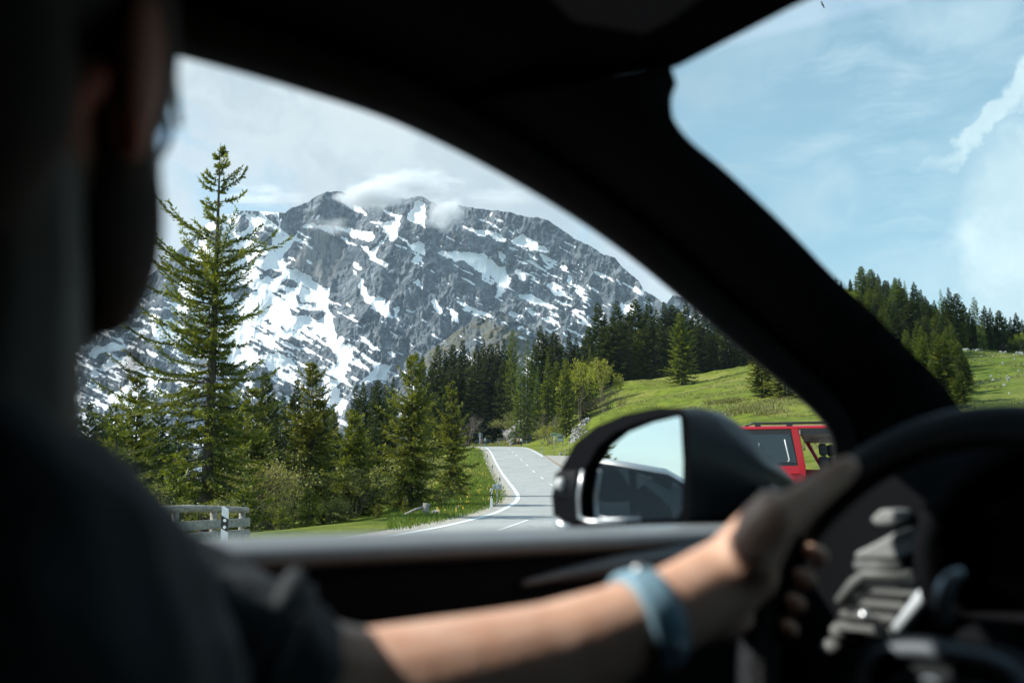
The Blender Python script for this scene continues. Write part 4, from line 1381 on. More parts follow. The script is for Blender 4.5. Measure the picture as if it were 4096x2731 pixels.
def delineator(px, py, Y, label, rz=0.0, disc=False, h=1.02, z=None):
    """European marker post: slanted top, slanted black band, two reflectors"""
    p = P(px, py, Y)
    z0 = gz(p.x, Y, False) if z is None else z
    root = empty('marker_post', (p.x, Y, z0), rz)
    w, d = 0.062, 0.05

    def sec(z, sl=0.0, g=0.0):
        return [Vector((-w - g, -d - g, z + sl)), Vector((w + g, -d - g, z - sl)), Vector((w * .75 + g, d + g, z - sl)), Vector((-w * .75 - g, d + g, z + sl))]
    MB().loft([sec(-0.2), sec(0.5), sec(h - 0.035, 0.03)]).build('post', M_WHITE, root, bevel=0.006)
    MB().loft([sec(h - 0.44, 0.035, 0.003), sec(h - 0.20, 0.035, 0.003)]).build('black_band', M_BLACKP, root)
    for q, zz in enumerate((h - 0.26, h - 0.385)):
        r = empty_part = MB()
        ring = lambda rr, yy: [Vector((0.004 + rr * math.cos(a), yy, zz + rr * math.sin(a))) for a in np.linspace(0, 2 * math.pi, 15)[:-1]]
        r.loft([ring(0.030, -d - 0.002), ring(0.030, -d - 0.008), ring(0.016, -d - 0.010)])
        r.build('reflector', M_REFL, root)
    if disc:
        r = MB()
        ring = lambda rr, yy: [Vector((0.002 + rr * math.cos(a), yy, h - 0.125 + rr * math.sin(a))) for a in np.linspace(0, 2 * math.pi, 19)[:-1]]
        r.loft([ring(0.044, -d - 0.001), ring(0.044, -d - 0.005)])
        b = r.build('badge', M_BLACKP, root)
        w2 = MB()
        for a0, a1, rr in ((0.2, 1.5, .030), (2.3, 3.6, .030), (4.4, 5.7, .030)):
            pts = [Vector((0.002 + rr * math.cos(a), -d - 0.007, h - 0.125 + rr * math.sin(a))) for a in np.linspace(a0, a1, 7)]
            w2.tube(pts, 0.006, 5)
        w2.tube([Vector((-0.016, -d - 0.007, h - .135)), Vector((0.018, -d - .007, h - .115))], 0.006, 5)
        w2.build('badge_mark', M_WHITE, b)
    tag(root, label, 'marker post')
    return root


delineator(1966, 2034, 46, 'marker post with round badge on the grass bank, nearest of the left row', rz=-.1, disc=True)
delineator(1999, 1948, 81, 'marker post behind the small grey route sign', rz=-.1)
delineator(1970, 1881, 108, 'marker post beside the gravel verge, third along the bank')
delineator(1950, 1832, 131, 'marker post in front of the tall sign pole')
delineator(1937, 1800, 170, 'marker post at the top of the bank in front of the couple holding hands')
delineator(895, 2256, 19, 'marker post standing before the wooden guard rail', z=gz(P(895, 2256, 19).x, 19))
delineator(2168, 1808, 151, 'marker post at the corner of the paved pull out')
delineator(2106, 1775, 199, 'marker post by the rock outcrop, right of the walking pair')
delineator(1996, 1777, 215, 'marker post beside the bench across the bend')


def pole_sign(name, px, py, Y, hpole, rz, label, cat, build):
    p = P(px, py, Y)
    root = empty(name, (p.x, Y, gz(p.x, Y, False)), rz)
    MB().tube([(0, 0, -0.3), (0, 0, hpole)], 0.038, 10).build('pole', M_ZINC, root, True)
    build(root)
    tag(root, label, cat)
    return root


M_GREEN = mat('green sign paint', (0.010, 0.165, 0.085), 0.35)
M_YEL = mat('yellow lettering', (0.62, 0.58, 0.16), 0.5)
M_BLUE = mat('blue sign paint', (0.012, 0.085, 0.230), 0.35)
M_SIGNBACK = mat('grey sign back', (0.085, 0.115, 0.135), 0.5)
M_GREYSIGN = mat('pale grey sign', (0.50, 0.55, 0.56), 0.5)


def b_green(r):
    MB().box((0, -0.06, 3.03), (1.02, 0.03, 0.40)).build('sign_border', M_WHITE, r, bevel=0.01)
    f = MB().box((0, -0.079, 3.03), (0.95, 0.012, 0.33)).build('sign_face', M_GREEN, r)
    text_obj('lettering', 'Hochlenzer', 0.20, M_YEL, f, (0, -0.088, 3.03), (rad(90), 0, 0))


pole_sign('place_sign', 2217, 1806, 146, 3.22, 0.0, 'green place name sign with yellow lettering on a grey pole', 'sign', b_green)


def b_p(r):
    MB().box((0, -0.06, 2.62), (0.64, 0.03, 0.64)).build('sign_border', M_WHITE, r, bevel=0.02)
    f = MB().box((0, -0.079, 2.62), (0.60, 0.012, 0.60)).build('sign_face', M_BLUE, r)
    text_obj('lettering', 'P', 0.55, M_WHITE, f, (-0.05, -0.088, 2.62), (rad(90), 0, 0))
    MB().box((0.17, -0.088, 2.42), (0.10, 0.008, 0.09)).build('symbol', M_WHITE, f)


pole_sign('parking_sign', 2015, 1772, 228, 2.95, 0.0, 'blue parking sign with a white P across the bend', 'sign', b_p)


def b_back(r):
    MB().box((-0.15, 0.06, 3.05), (0.34, 0.02, 0.66)).build('sign_panel', M_SIGNBACK, r)
    MB().box((0.20, 0.06, 3.05), (0.34, 0.02, 0.66)).build('sign_panel', M_SIGNBACK, r)


pole_sign('road_sign', 1920, 1819, 142, 3.38, 0.0, 'back of a dark grey sign on a tall pole on the bank', 'sign', b_back)


def b_small(r):
    a = MB().box((-0.122, -0.05, 0.93), (0.235, 0.015, 0.27)).build('sign_panel', M_GREYSIGN, r, bevel=0.008)
    b = MB().box((0.122, -0.05, 0.93), (0.235, 0.015, 0.27)).build('sign_panel', M_GREYSIGN, r, bevel=0.008)
    for o, x, rows in ((a, -0.122, ('B', '999')), (b, 0.122, ('100', '1,5'))):
        for k, t in enumerate(rows):
            text_obj('lettering', t, 0.085, M_BLACKP, o, (x, -0.0605, 0.98 - 0.10 * k), (rad(90), 0, 0))


pole_sign('route_sign', 1989, 2004, 54, 1.08, -0.1, 'small pale grey route sign with two panels on a thin pole', 'sign', b_small)

# notice board with a little gabled roof
p = P(2241, 1781, 165)
nb_ = empty('notice_board', (p.x, 165, gz(p.x, 165)), 0.05)
for s_ in (-0.43, 0.43):
    MB().box((s_, 0, 0.55), (0.13, 0.13, 1.7)).build('leg', M_WOODG, nb_, bevel=0.01)
MB().box((0, -0.01, 1.45), (1.08, 0.10, 1.15)).build('panel', M_WOODG2, nb_, bevel=0.01)
for s_ in (-1, 1):
    MB().box((s_ * 0.46, -0.05, 2.16), (1.02, 0.55, 0.06), M=Matrix.Rotation(s_ * 0.26, 3, 'Y')).build('roof', M_WOODG, nb_)
pic = MB().box((0, -0.075, 1.72), (0.98, 0.03, 0.50)).build('picture', mat('mountain picture', (0.16, 0.24, 0.30), 0.6, color2=(0.45, 0.50, 0.52), vscale=2.5), nb_)
mm = MB()
mm.prism([(-.48, -.24), (-.30, .02), (-.12, -.08), (.08, .10), (.25, -.02), (.48, .06), (.48, -.24)], Matrix.Translation((0, -0.092, 1.72)) @ Matrix.Rotation(rad(90), 4, 'X'), 0.006)
mm.build('picture_mountains', M_SIGNBACK, pic)
MB().box((0, -0.075, 1.18), (0.98, 0.03, 0.46)).build('notice', mat('pale notice', (0.52, 0.56, 0.56), 0.6, vary=0.35, vscale=9), nb_)
tag(nb_, 'grey wooden notice board with a small gabled roof beside the green sign', 'notice board')


def rock(name, px, py, Y, size, label, seed, m=None, sink=0.3, group=None, cat='rock'):
    rs = np.random.RandomState(seed)
    bm = bmesh.new()
    bmesh.ops.create_icosphere(bm, subdivisions=4, radius=1.0)
    off = Vector(rs.rand(3) * 50)
    for v in bm.verts:
        n = v.co.normalized()
        d = 1 + 0.42 * (mnoise.noise(n * 1.3 + off)) + 0.22 * mnoise.noise(n * 3.1 + off) + 0.10 * mnoise.noise(n * 8 + off)
        d += 0.18 * round(mnoise.noise(n * 2.0 + off * 2) * 3) / 3
        v.co = Vector((n.x * size[0], n.y * size[1], n.z * size[2])) * d
    me = bpy.data.meshes.new(name)
    bm.to_mesh(me); bm.free()
    p = P(px, py, Y)
    o = link_mesh(name, me, m or M_ROCK)
    o.location = (p.x, Y, gz(p.x, Y) + size[2] * (1 - 2 * sink) * 0.5)
    o.rotation_euler = (0, 0, rs.rand() * 6)
    tag(o, label, cat, group)
    return o


rock('rock_outcrop', 2075, 1760, 212, (2.6, 1.6, 3.0), 'large grey rock outcrop at the bend behind the walking pair', 3, sink=.2)
rock('rock', 2105, 1765, 207, (1.6, 1.0, 1.3), 'slanting rock at the right foot of the outcrop', 5)
rock('rock', 2052, 1765, 209, (0.9, 0.8, 1.1), 'upright rock at the left foot of the outcrop', 7)
rock('boulder', 2343, 1683, 168, (0.9, 0.7, 0.55), 'single dark boulder above the heap of loose rocks', 9, sink=.25)
rock('boulder', 2532, 1601, 190, (0.55, 0.5, 0.42), 'small pale boulder alone on the meadow', 10, M_ROCKP, sink=.25)
_rs = np.random.RandomState(4)
heap = [(2310 + _rs.randn() * 16, 1708 + _rs.randn() * 9) for _ in range(34)]
for i, (a, b) in enumerate(heap):
    rock('rubble_stone', a, b, 165 + _rs.randn() * 2.5, tuple(_rs.uniform(.18, .48, 3)), 'pale angular stone in the heap of loose rocks on the slope', 100 + i, M_ROCKP, .3, 'loose rocks on the slope', 'stone')
for i in range(34):
    Y = _rs.uniform(95, 190)
    px = _rs.uniform(3845, 4110)
    pyy = 0
    x = (px - 2048) / FPX * Y / 0.985
    q = rock('meadow_stone', px, 1500, Y, tuple(_rs.uniform(.08, .24, 3)), 'pale stone scattered on the hill meadow', 200 + i, M_ROCKP, .35, 'stones scattered on the hill meadow', 'stone')
for i in range(14):
    rock('meadow_stone', _rs.uniform(3815, 4090), 1405, _rs.uniform(196, 203), tuple(_rs.uniform(.25, .55, 3)), 'larger stone along the foot of the wood on the hill', 300 + i, M_ROCKP, .35, 'stones along the foot of the hill wood', 'stone')
for px, Y, sz, lab, sd in [(1828, 47, (.16, .14, .12), 'small white stone in the grass bank near the verge', 401), (1745, 42, (.2, .16, .13), 'pale stone in the verge below the grey green bush', 402), (2245, 146, (.3, .25, .3), 'white stone at the foot of the green sign', 403)]:
    rock('stone', px, 2000, Y, sz, lab, sd, M_ROCKP, .25)
# guard rail of logs and planks on the left
gr = empty('guard_rail', (0, 0, 0))
gl = [P(a, 1900, Y) for a, Y in ((520, 21.5), (700, 22.5), (860, 24.0), (990, 25.6))]
gzs = [P(470, 2040, 21.2), P(600, 2040, 21.9), P(760, 2033, 23.2), P(900, 2036, 24.5), P(988, 2040, 25.6)]
MB().tube(gzs, [0.092, 0.090, 0.086, 0.083, 0.080], 12).build('top_rail', M_WOODG, gr, True, bevel=0.01)
for px, Y in ((540, 21.6), (702, 22.7), (855, 24.1), (969, 25.4)):
    q = P(px, 2060, Y)
    MB().tube([(q.x, Y, gz(q.x, Y) - 0.4), (q.x, Y, P(px, 2046, Y).z)], 0.082, 10).build('post', M_WOODG, gr, True)
for (a0, a1, ya, yb, za, zb) in ((430, 716, 20.9, 22.72, 2106, 2100), (720, 998, 22.75, 25.6, 2100, 2084)):
    p0, p1 = P(a0, za, ya - .13), P(a1, zb, yb - .13)
    for dz in (0.0, -0.27):
        mb = MB()
        d = (p1 - p0); d.z = 0; d.normalize(); nrm = Vector((d.y, -d.x, 0))
        hz_ = Vector((0, 0, 0.105 if dz == 0 else .10))
        off = Vector((0, 0, dz - 0.02))
        mb.loft([[c + off + nrm * s1 * .025 + hz_ * s2 for s1, s2 in ((-1, -1), (1, -1), (1, 1), (-1, 1))] for c in (p0, p0.lerp(p1, .5), p1)])
        mb.build('plank', M_WOODG2, gr, bevel=0.008)
tag(gr, 'weathered wooden guard rail with a round log on top, left of the road', 'guard rail')
# the rail's origin sits at its foot
gb = Vector((gzs[2].x, gzs[2].y, gz(gzs[2].x, gzs[2].y)))
gr.location = gb
for c in gr.children:
    c.location = -gb

# fallen branch by the verge
fb = MB()
q = P(1610, 2100, 41)
fb.tube([(q.x, 41, gz(q.x, 41) + .05), (q.x + .5, 41.2, gz(q.x + .5, 41.2) + .25), (q.x + 1.1, 41.3, gz(q.x + 1.1, 41.3) + .42)], [.05, .06, .04], 7)
fb.tube([(q.x + .9, 41.3, gz(q.x + .9, 41.3) - .1), (q.x + .92, 41.3, gz(q.x + .92, 41.3) + .5)], [.16, .12], 8)
tag(fb.build('fallen_branch', M_WOODG, None, True), 'broken grey branch and stump at the road verge', 'branch')

# meadow fence posts, single stakes
for px, py, Y, h, lab in [(2480, 1530, 236, 1.3, 'pale stake beside the brown bush at the meadow corner'), (2494, 1528, 237, 1.3, 'second pale stake at the meadow corner'),
                          (2372, 1745, 140, 1.2, 'stake on the slope just above the wing mirror'), (2350, 1762, 136, 1.2, 'leaning stake left of the wing mirror top'), (2395, 1730, 145, 1.2, 'thin stake on the slope below the brown bush'),
                          (2263, 1812, 142, 1.3, 'grey post at the far corner of the pull out'), (2276, 1795, 150, 1.5, 'dark post behind the grey one at the pull out'),
                          (2674, 1533, 233, 0.9, 'short stake left of the lone spruce on the meadow')]:
    q = P(px, py, Y)
    o = MB().tube([(0, 0, -.3), (0.02, 0, h)], [0.07, 0.055], 7).build('fence_stake', M_WOODG, None, True)
    o.location = (q.x, Y, gz(q.x, Y))
    o.rotation_euler = (0.04, random.uniform(-.12, .12), 0)
    tag(o, lab, 'fence stake')
for i, px in enumerate((2918, 2926, 2934, 2941, 2949)):
    q = P(px, 1494, 274)
    o = MB().tube([(0, 0, -.3), (0.02, 0, 1.15 + .2 * (i % 2))], [0.10, 0.08], 7).build('fence_stake', M_WOODG, None, True)
    o.location = (q.x, 274, gz(q.x, 274))
    tag(o, 'pale stake in the short row before the wood at the top of the meadow', 'fence stake', 'short row of pale stakes')

# wooden seat and post across the bend
be = empty('bench', (P(2005, 1775, 222).x, 222, gz(P(2005, 1775, 222).x, 222)), 0.2)
MB().box((0, 0, .48), (1.9, .45, .08)).build('seat', M_WOODG, be)
MB().box((0, .25, .85), (1.9, .06, .3)).build('backrest', M_WOODG, be)
for s_ in (-.8, .8):
    MB().box((s_, 0.05, .22), (.12, .5, .5)).build('leg', M_WOODG, be)
tag(be, 'rough wooden bench beside the parking sign', 'bench')
q = P(2021, 1770, 226)
o = MB().tube([(0, 0, -.3), (0, 0, 1.55)], [.15, .13], 9).build('wooden_post', mat('red brown wood', (0.33, 0.16, 0.09), 0.85, vary=.3, vscale=3), None, True)
o.location = (q.x, 226, gz(q.x, 226)); tag(o, 'reddish wooden post right of the parking sign pole', 'post')

# summit cross on the hill
q = P(3346, 1160, 338)
zc = gz(q.x, 338)
top = P(3346, 1112, 338).z
cr = empty('summit_cross', (q.x, 338, zc))
MB().box((0, 0, (top - zc) / 2), (.22, .22, top - zc + .4)).build('upright', M_BLACKP, cr)
MB().box((0, -.12, top - zc - 1.0), (2.0, .2, .22)).build('crossbar', M_BLACKP, cr)
tag(cr, 'dark summit cross on the skyline of the hill', 'cross')

# bird in the sky
q = P(3290, 20, 120)
bd = MB()
bd.ellipsoid((0, 0, 0), (.10, .24, .08))
bd.loft([[Vector((s_ * x, y, z + .05 * (1 - abs(x)))) for y, z in ((.10, .0), (-.10, .0), (-.12, -.015), (.09, -.015))] for s_, x in ((-1, .55), (-1, .25), (1, 0.0), (1, .25), (1, .55))])
o = bd.build('bird', mat('dark feathers', (.03, .03, .035), .8), None, True)
o.location = q; o.rotation_euler = (.5, .5, .9)
tag(o, 'small dark bird flying high near the top edge of the sky', 'bird')


# ---------------------------------------------------------------- walkers
def remesh_body(mb, name, m, parent, voxel, smooth=6):
    o = mb.build(name, m, parent, True)
    r = o.modifiers.new('join', 'REMESH')
    r.mode = 'VOXEL'; r.voxel_size = voxel; r.use_smooth_shade = True
    s_ = o.modifiers.new('soften', 'SMOOTH')
    s_.factor = 0.5; s_.iterations = smooth
    return o


M_SKIN = mat('skin', (0.42, 0.235, 0.165), 0.55, vary=0.25, vscale=14, color2=(0.36, 0.175, 0.115))


def limb(mb, pts, rs, n=10):
    mb.tube(pts, rs, n)
    for p, r in zip(pts, rs):
        mb.ellipsoid(p, (r, r, r), None, 10, 7)


def walker(px, py, Y, label, shirt, legs, hair, H=1.72, rz=0.0, short=False, stride=0.14, arm_r=None, female=False, bald=False):
    p = P(px, py, Y)
    k = H / 1.75
    body = MB()
    hip = 0.92
    # trunk, neck and head
    body.ellipsoid((0, 0, 1.0), (.165, .12, .16)); body.ellipsoid((0, 0.01, 1.17), (.16, .11, .20)); body.ellipsoid((0, 0.0, 1.33), (.185 if not female else .165, .115, .15))
    limb(body, [Vector((0, 0, 1.38)), Vector((0, .02, 1.52))], [.062, .055])
    body.ellipsoid((0, .03, 1.635), (.078, .098, .115))
    body.ellipsoid((0, .125, 1.625), (.014, .022, .022))
    for s_ in (-1, 1):
        body.ellipsoid((s_ * .08, .025, 1.63), (.014, .025, .035))
        sw = s_ * stride
        limb(body, [Vector((s_ * .09, 0, hip)), Vector((s_ * .092, sw * .55 + .03, .50)), Vector((s_ * .088, sw * 1.0 - (.10 if sw < 0 else 0), .09))], [.092, .062, .042])
        fy = sw * 1.0 - (.10 if sw < 0 else 0)
        body.ellipsoid((s_ * .09, fy + .06, .045), (.045, .125, .045))
        ay = -sw * .8
        hand = Vector((s_ * .29, ay * .9 + .04, .80)) if not (arm_r and s_ == arm_r) else Vector((s_ * .36, .02, .84))
        limb(body, [Vector((s_ * .19, 0, 1.40)), Vector((s_ * .255, ay * .35 - .02, 1.11)), hand], [.052, .042, .032])
        for q in range(4):
            limb(body, [hand + Vector((s_ * .0, .03 - .02 * q, -.03)), hand + Vector((s_ * .01, .035 - .022 * q, -.10))], [.011, .009], 6)
        limb(body, [hand + Vector((0, .035, -.01)), hand + Vector((-s_ * .01, .065, -.06))], [.012, .010], 6)
    o = remesh_body(body, 'person', M_SKIN, None, 0.016, 3)
    o.location = (p.x, Y, gz(p.x, Y, False) + .03)
    o.rotation_euler = (0, 0, rz)
    o.scale = (k, k, k)
    sh = MB()
    sh.ellipsoid((0, 0.0, 1.04), (.185, .14, .13)); sh.ellipsoid((0, 0.01, 1.18), (.178, .128, .22)); sh.ellipsoid((0, 0.0, 1.345), (.205 if not female else .185, .132, .135))
    for s_ in (-1, 1):
        ay = -s_ * stride * .8
        limb(sh, [Vector((s_ * .17, 0, 1.40)), Vector((s_ * .228, ay * .2 - .01, 1.22))], [.068, .062])
    remesh_body(sh, 'shirt', shirt, o, 0.02, 3)
    tr = MB()
    tr.ellipsoid((0, 0, .95), (.175, .135, .13))
    for s_ in (-1, 1):
        sw = s_ * stride
        kn = Vector((s_ * .092, sw * .55 + .03, .50)); hp = Vector((s_ * .09, 0, hip)); an = Vector((s_ * .088, sw - (.10 if sw < 0 else 0), .14))
        if short:
            limb(tr, [hp, hp.lerp(kn, .92)], [.108, .094])
        else:
            limb(tr, [hp, kn, an], [.106, .080, .062])
    remesh_body(tr, 'trousers' if not short else 'shorts', legs, o, 0.02, 3)
    hb = MB()
    hb.ellipsoid((0, .005, 1.665), (.088, .102, .105)) if not bald else hb.ellipsoid((0, -.02, 1.63), (.086, .085, .07))
    if female:
        hb.ellipsoid((0, -.06, 1.60), (.075, .06, .10))
    hb.build('hair', hair, o, True)
    sh2 = MB()
    for s_ in (-1, 1):
        fy = s_ * stride - (.10 if s_ * stride < 0 else 0)
        sh2.ellipsoid((s_ * .09, fy + .065, .045), (.052, .135, .05))
    sh2.build('shoes', M_BLACKP, o, True)
    tag(o, label, 'person')
    return o


c_ = lambda n, col: mat(n, col, 0.85, vary=.2, vscale=10)
walker(2072, 1782, 199, 'walker in a tan shirt and black shorts at the right edge of the road', c_('tan cloth', (.42, .28, .17)), c_('black cloth', (.015, .016, .02)), c_('dark hair', (.03, .022, .018)), 1.76, 0.05, short=True)
walker(2085, 1782, 200, 'walker in a white top and dark green trousers beside the tan shirted one', c_('white cloth', (.72, .74, .76)), c_('dark green cloth', (.018, .04, .038)), c_('fair hair', (.36, .24, .14)), 1.70, -0.05, female=True, stride=-.14)
walker(1929, 1781, 221, 'red haired walker in olive brown clothes holding hands by the black car', c_('olive cloth', (.14, .12, .085)), c_('khaki cloth', (.24, .18, .13)), c_('red hair', (.32, .055, .025)), 1.62, .1, female=True, arm_r=1)
walker(1941, 1781, 220, 'white haired walker in a pale blue shirt and jeans holding hands by the black car', c_('pale blue cloth', (.30, .52, .55)), c_('jeans cloth', (.05, .12, .20)), c_('white hair', (.7, .7, .7)), 1.74, 0, arm_r=-1, stride=-.12)


# ---------------------------------------------------------------- parked cars
def paint(name, col, rough=0.25, metal=0.0):
    return mat(name, col, rough, metal, coat=0.35, spec=0.4)


M_CARBLK = paint('black car paint', (.008, .009, .012))
M_RED = paint('red car paint', (.40, .006, .014), .3)
M_GLASSD = mat('dark car glass', (.010, .018, .020), .05, spec=.9)
M_TYRE = mat('tyre rubber', (.012, .012, .013), .85)
M_RIM = mat('alloy rim', (.55, .56, .57), .3, .9)
M_TAIL = mat('clear lamp', (.45, .48, .50), .15, spec=.8)


def wheel(parent, loc, r, w, axis_y=True):
    """wheel: tyre with a spoked rim as its child, axle along local y"""
    t = MB()
    prof = [(r * .68, -w / 2), (r * .93, -w / 2), (r, -w * .34), (r, w * .34), (r * .93, w / 2), (r * .68, w / 2)]
    n = 28
    rings = [[Vector((a * math.cos(2 * math.pi * k / n), b, a * math.sin(2 * math.pi * k / n))) for k in range(n)] for a, b in prof + [prof[0]]]
    t.loft(rings, True, False)
    o = t.build('wheel', M_TYRE, parent, True)
    o.location = loc
    rim = MB()
    rr = r * .69
    rings = [[Vector((a * math.cos(2 * math.pi * k / n), b, a * math.sin(2 * math.pi * k / n))) for k in range(n)] for a, b in ((rr, -w * .46), (rr * .9, -w * .44), (rr * .88, -w * .2), (rr * .88, w * .4), (rr, w * .46))]
    rim.loft(rings, True, False)
    for q in range(5):
        a = 2 * math.pi * q / 5
        for da in (-.13, .13):
            rim.tube([Vector((0, -w * .42, 0)), Vector((math.cos(a + da) * rr * .9, -w * .40, math.sin(a + da) * rr * .9))], r * .055, 6)
    rim.tube([Vector((0, -w * .47, 0)), Vector((0, -w * .2, 0))], r * .13, 12)
    rim.build('rim', M_RIM, o, True)
    return o


def black_car():
    L_, W_ = 4.45, 1.82
    p0 = P(1940, 1780, 233)
    root = empty('parked_car', (p0.x, 233, gz(p0.x, 233, False) + .02), 0.0)
    # side outline: tail at -x, nose at +x, sloping hatch
    xs = [-2.22, -2.18, -2.05, -1.85, -1.4, -.7, 0, .55, .95, 1.35, 1.75, 2.05, 2.18, 2.22]
    top = [.78, .95, 1.03, 1.10, 1.34, 1.48, 1.49, 1.40, 1.18, .98, .90, .80, .66, .52]
    belt = [.77, .90, .94, .95, .95, .94, .93, .92, .91, .89, .85, .78, .65, .51]
    bot = [.42, .32, .26, .24, .22, .21, .21, .21, .21, .22, .24, .28, .34, .42]
    hw = [.66, .78, .84, .88, .90, .91, .91, .91, .90, .88, .85, .78, .68, .55]
    rings = []
    for x, t, b, bo, w in zip(xs, top, belt, bot, hw):
        tw = w * (.74 if t - b > .2 else .90)
        rings.append([Vector((x, -w * .93, bo)), Vector((x, -w, (b + bo) / 2)), Vector((x, -w * .97, b)), Vector((x, -tw, max(b + .001, t - .05))), Vector((x, -tw * .7, t)), Vector((x, tw * .7, t)),
                      Vector((x, tw, max(b + .001, t - .05))), Vector((x, w * .97, b)), Vector((x, w, (b + bo) / 2)), Vector((x, w * .93, bo))])
    MB().loft(rings).build('body', M_CARBLK, root, True, bevel=0.015)
    # side windows and screens stand 3 mm proud of the shell
    for sy in (-1, 1):
        for poly in ([(-1.45, .97), (-.72, .96), (-.68, 1.38), (-1.30, 1.27)], [(-.62, .96), (.22, .95), (.22, 1.40), (-.58, 1.40)], [(.28, .95), (.98, .93), (.62, 1.28), (.28, 1.37)]):
            vs = []
            for x, z in poly:
                w = np.interp(x, xs, hw); t = np.interp(x, xs, top); b = np.interp(x, xs, belt)
                tw = w * .74
                f = (z - b) / max(.05, t - .05 - b)
                vs.append(Vector((x, sy * (w * .97 * (1 - f) + tw * f + .006), z)))
            MB().add(vs + [v - Vector((0, sy * .004, 0)) for v in vs], [(0, 1, 2, 3), (7, 6, 5, 4), (0, 1, 5, 4), (1, 2, 6, 5), (2, 3, 7, 6), (3, 0, 4, 7)]).build('window', M_GLASSD, root)
        MB().box((2.12, sy * .58, .68), (.12, .22, .10)).build('headlight', M_TAIL, root, bevel=.02)
        MB().box((-2.17, sy * .62, .82), (.10, .28, .14)).build('tail_light', M_TAIL, root, bevel=.02)
        MB().ellipsoid((.72, sy * 1.0, .98), (.09, .10, .07)).build('wing_mirror', M_CARBLK, root, True)
        for x in (-1.38, 1.36):
            wheel(root, (x, sy * .80, .32), .32, .21)
    MB().box((-2.225, 0, .62), (.02, .5, .11)).build('number_plate', M_WHITE, root)
    tag(root, 'black hatchback parked at the far bend of the road behind the couple', 'car')


black_car()


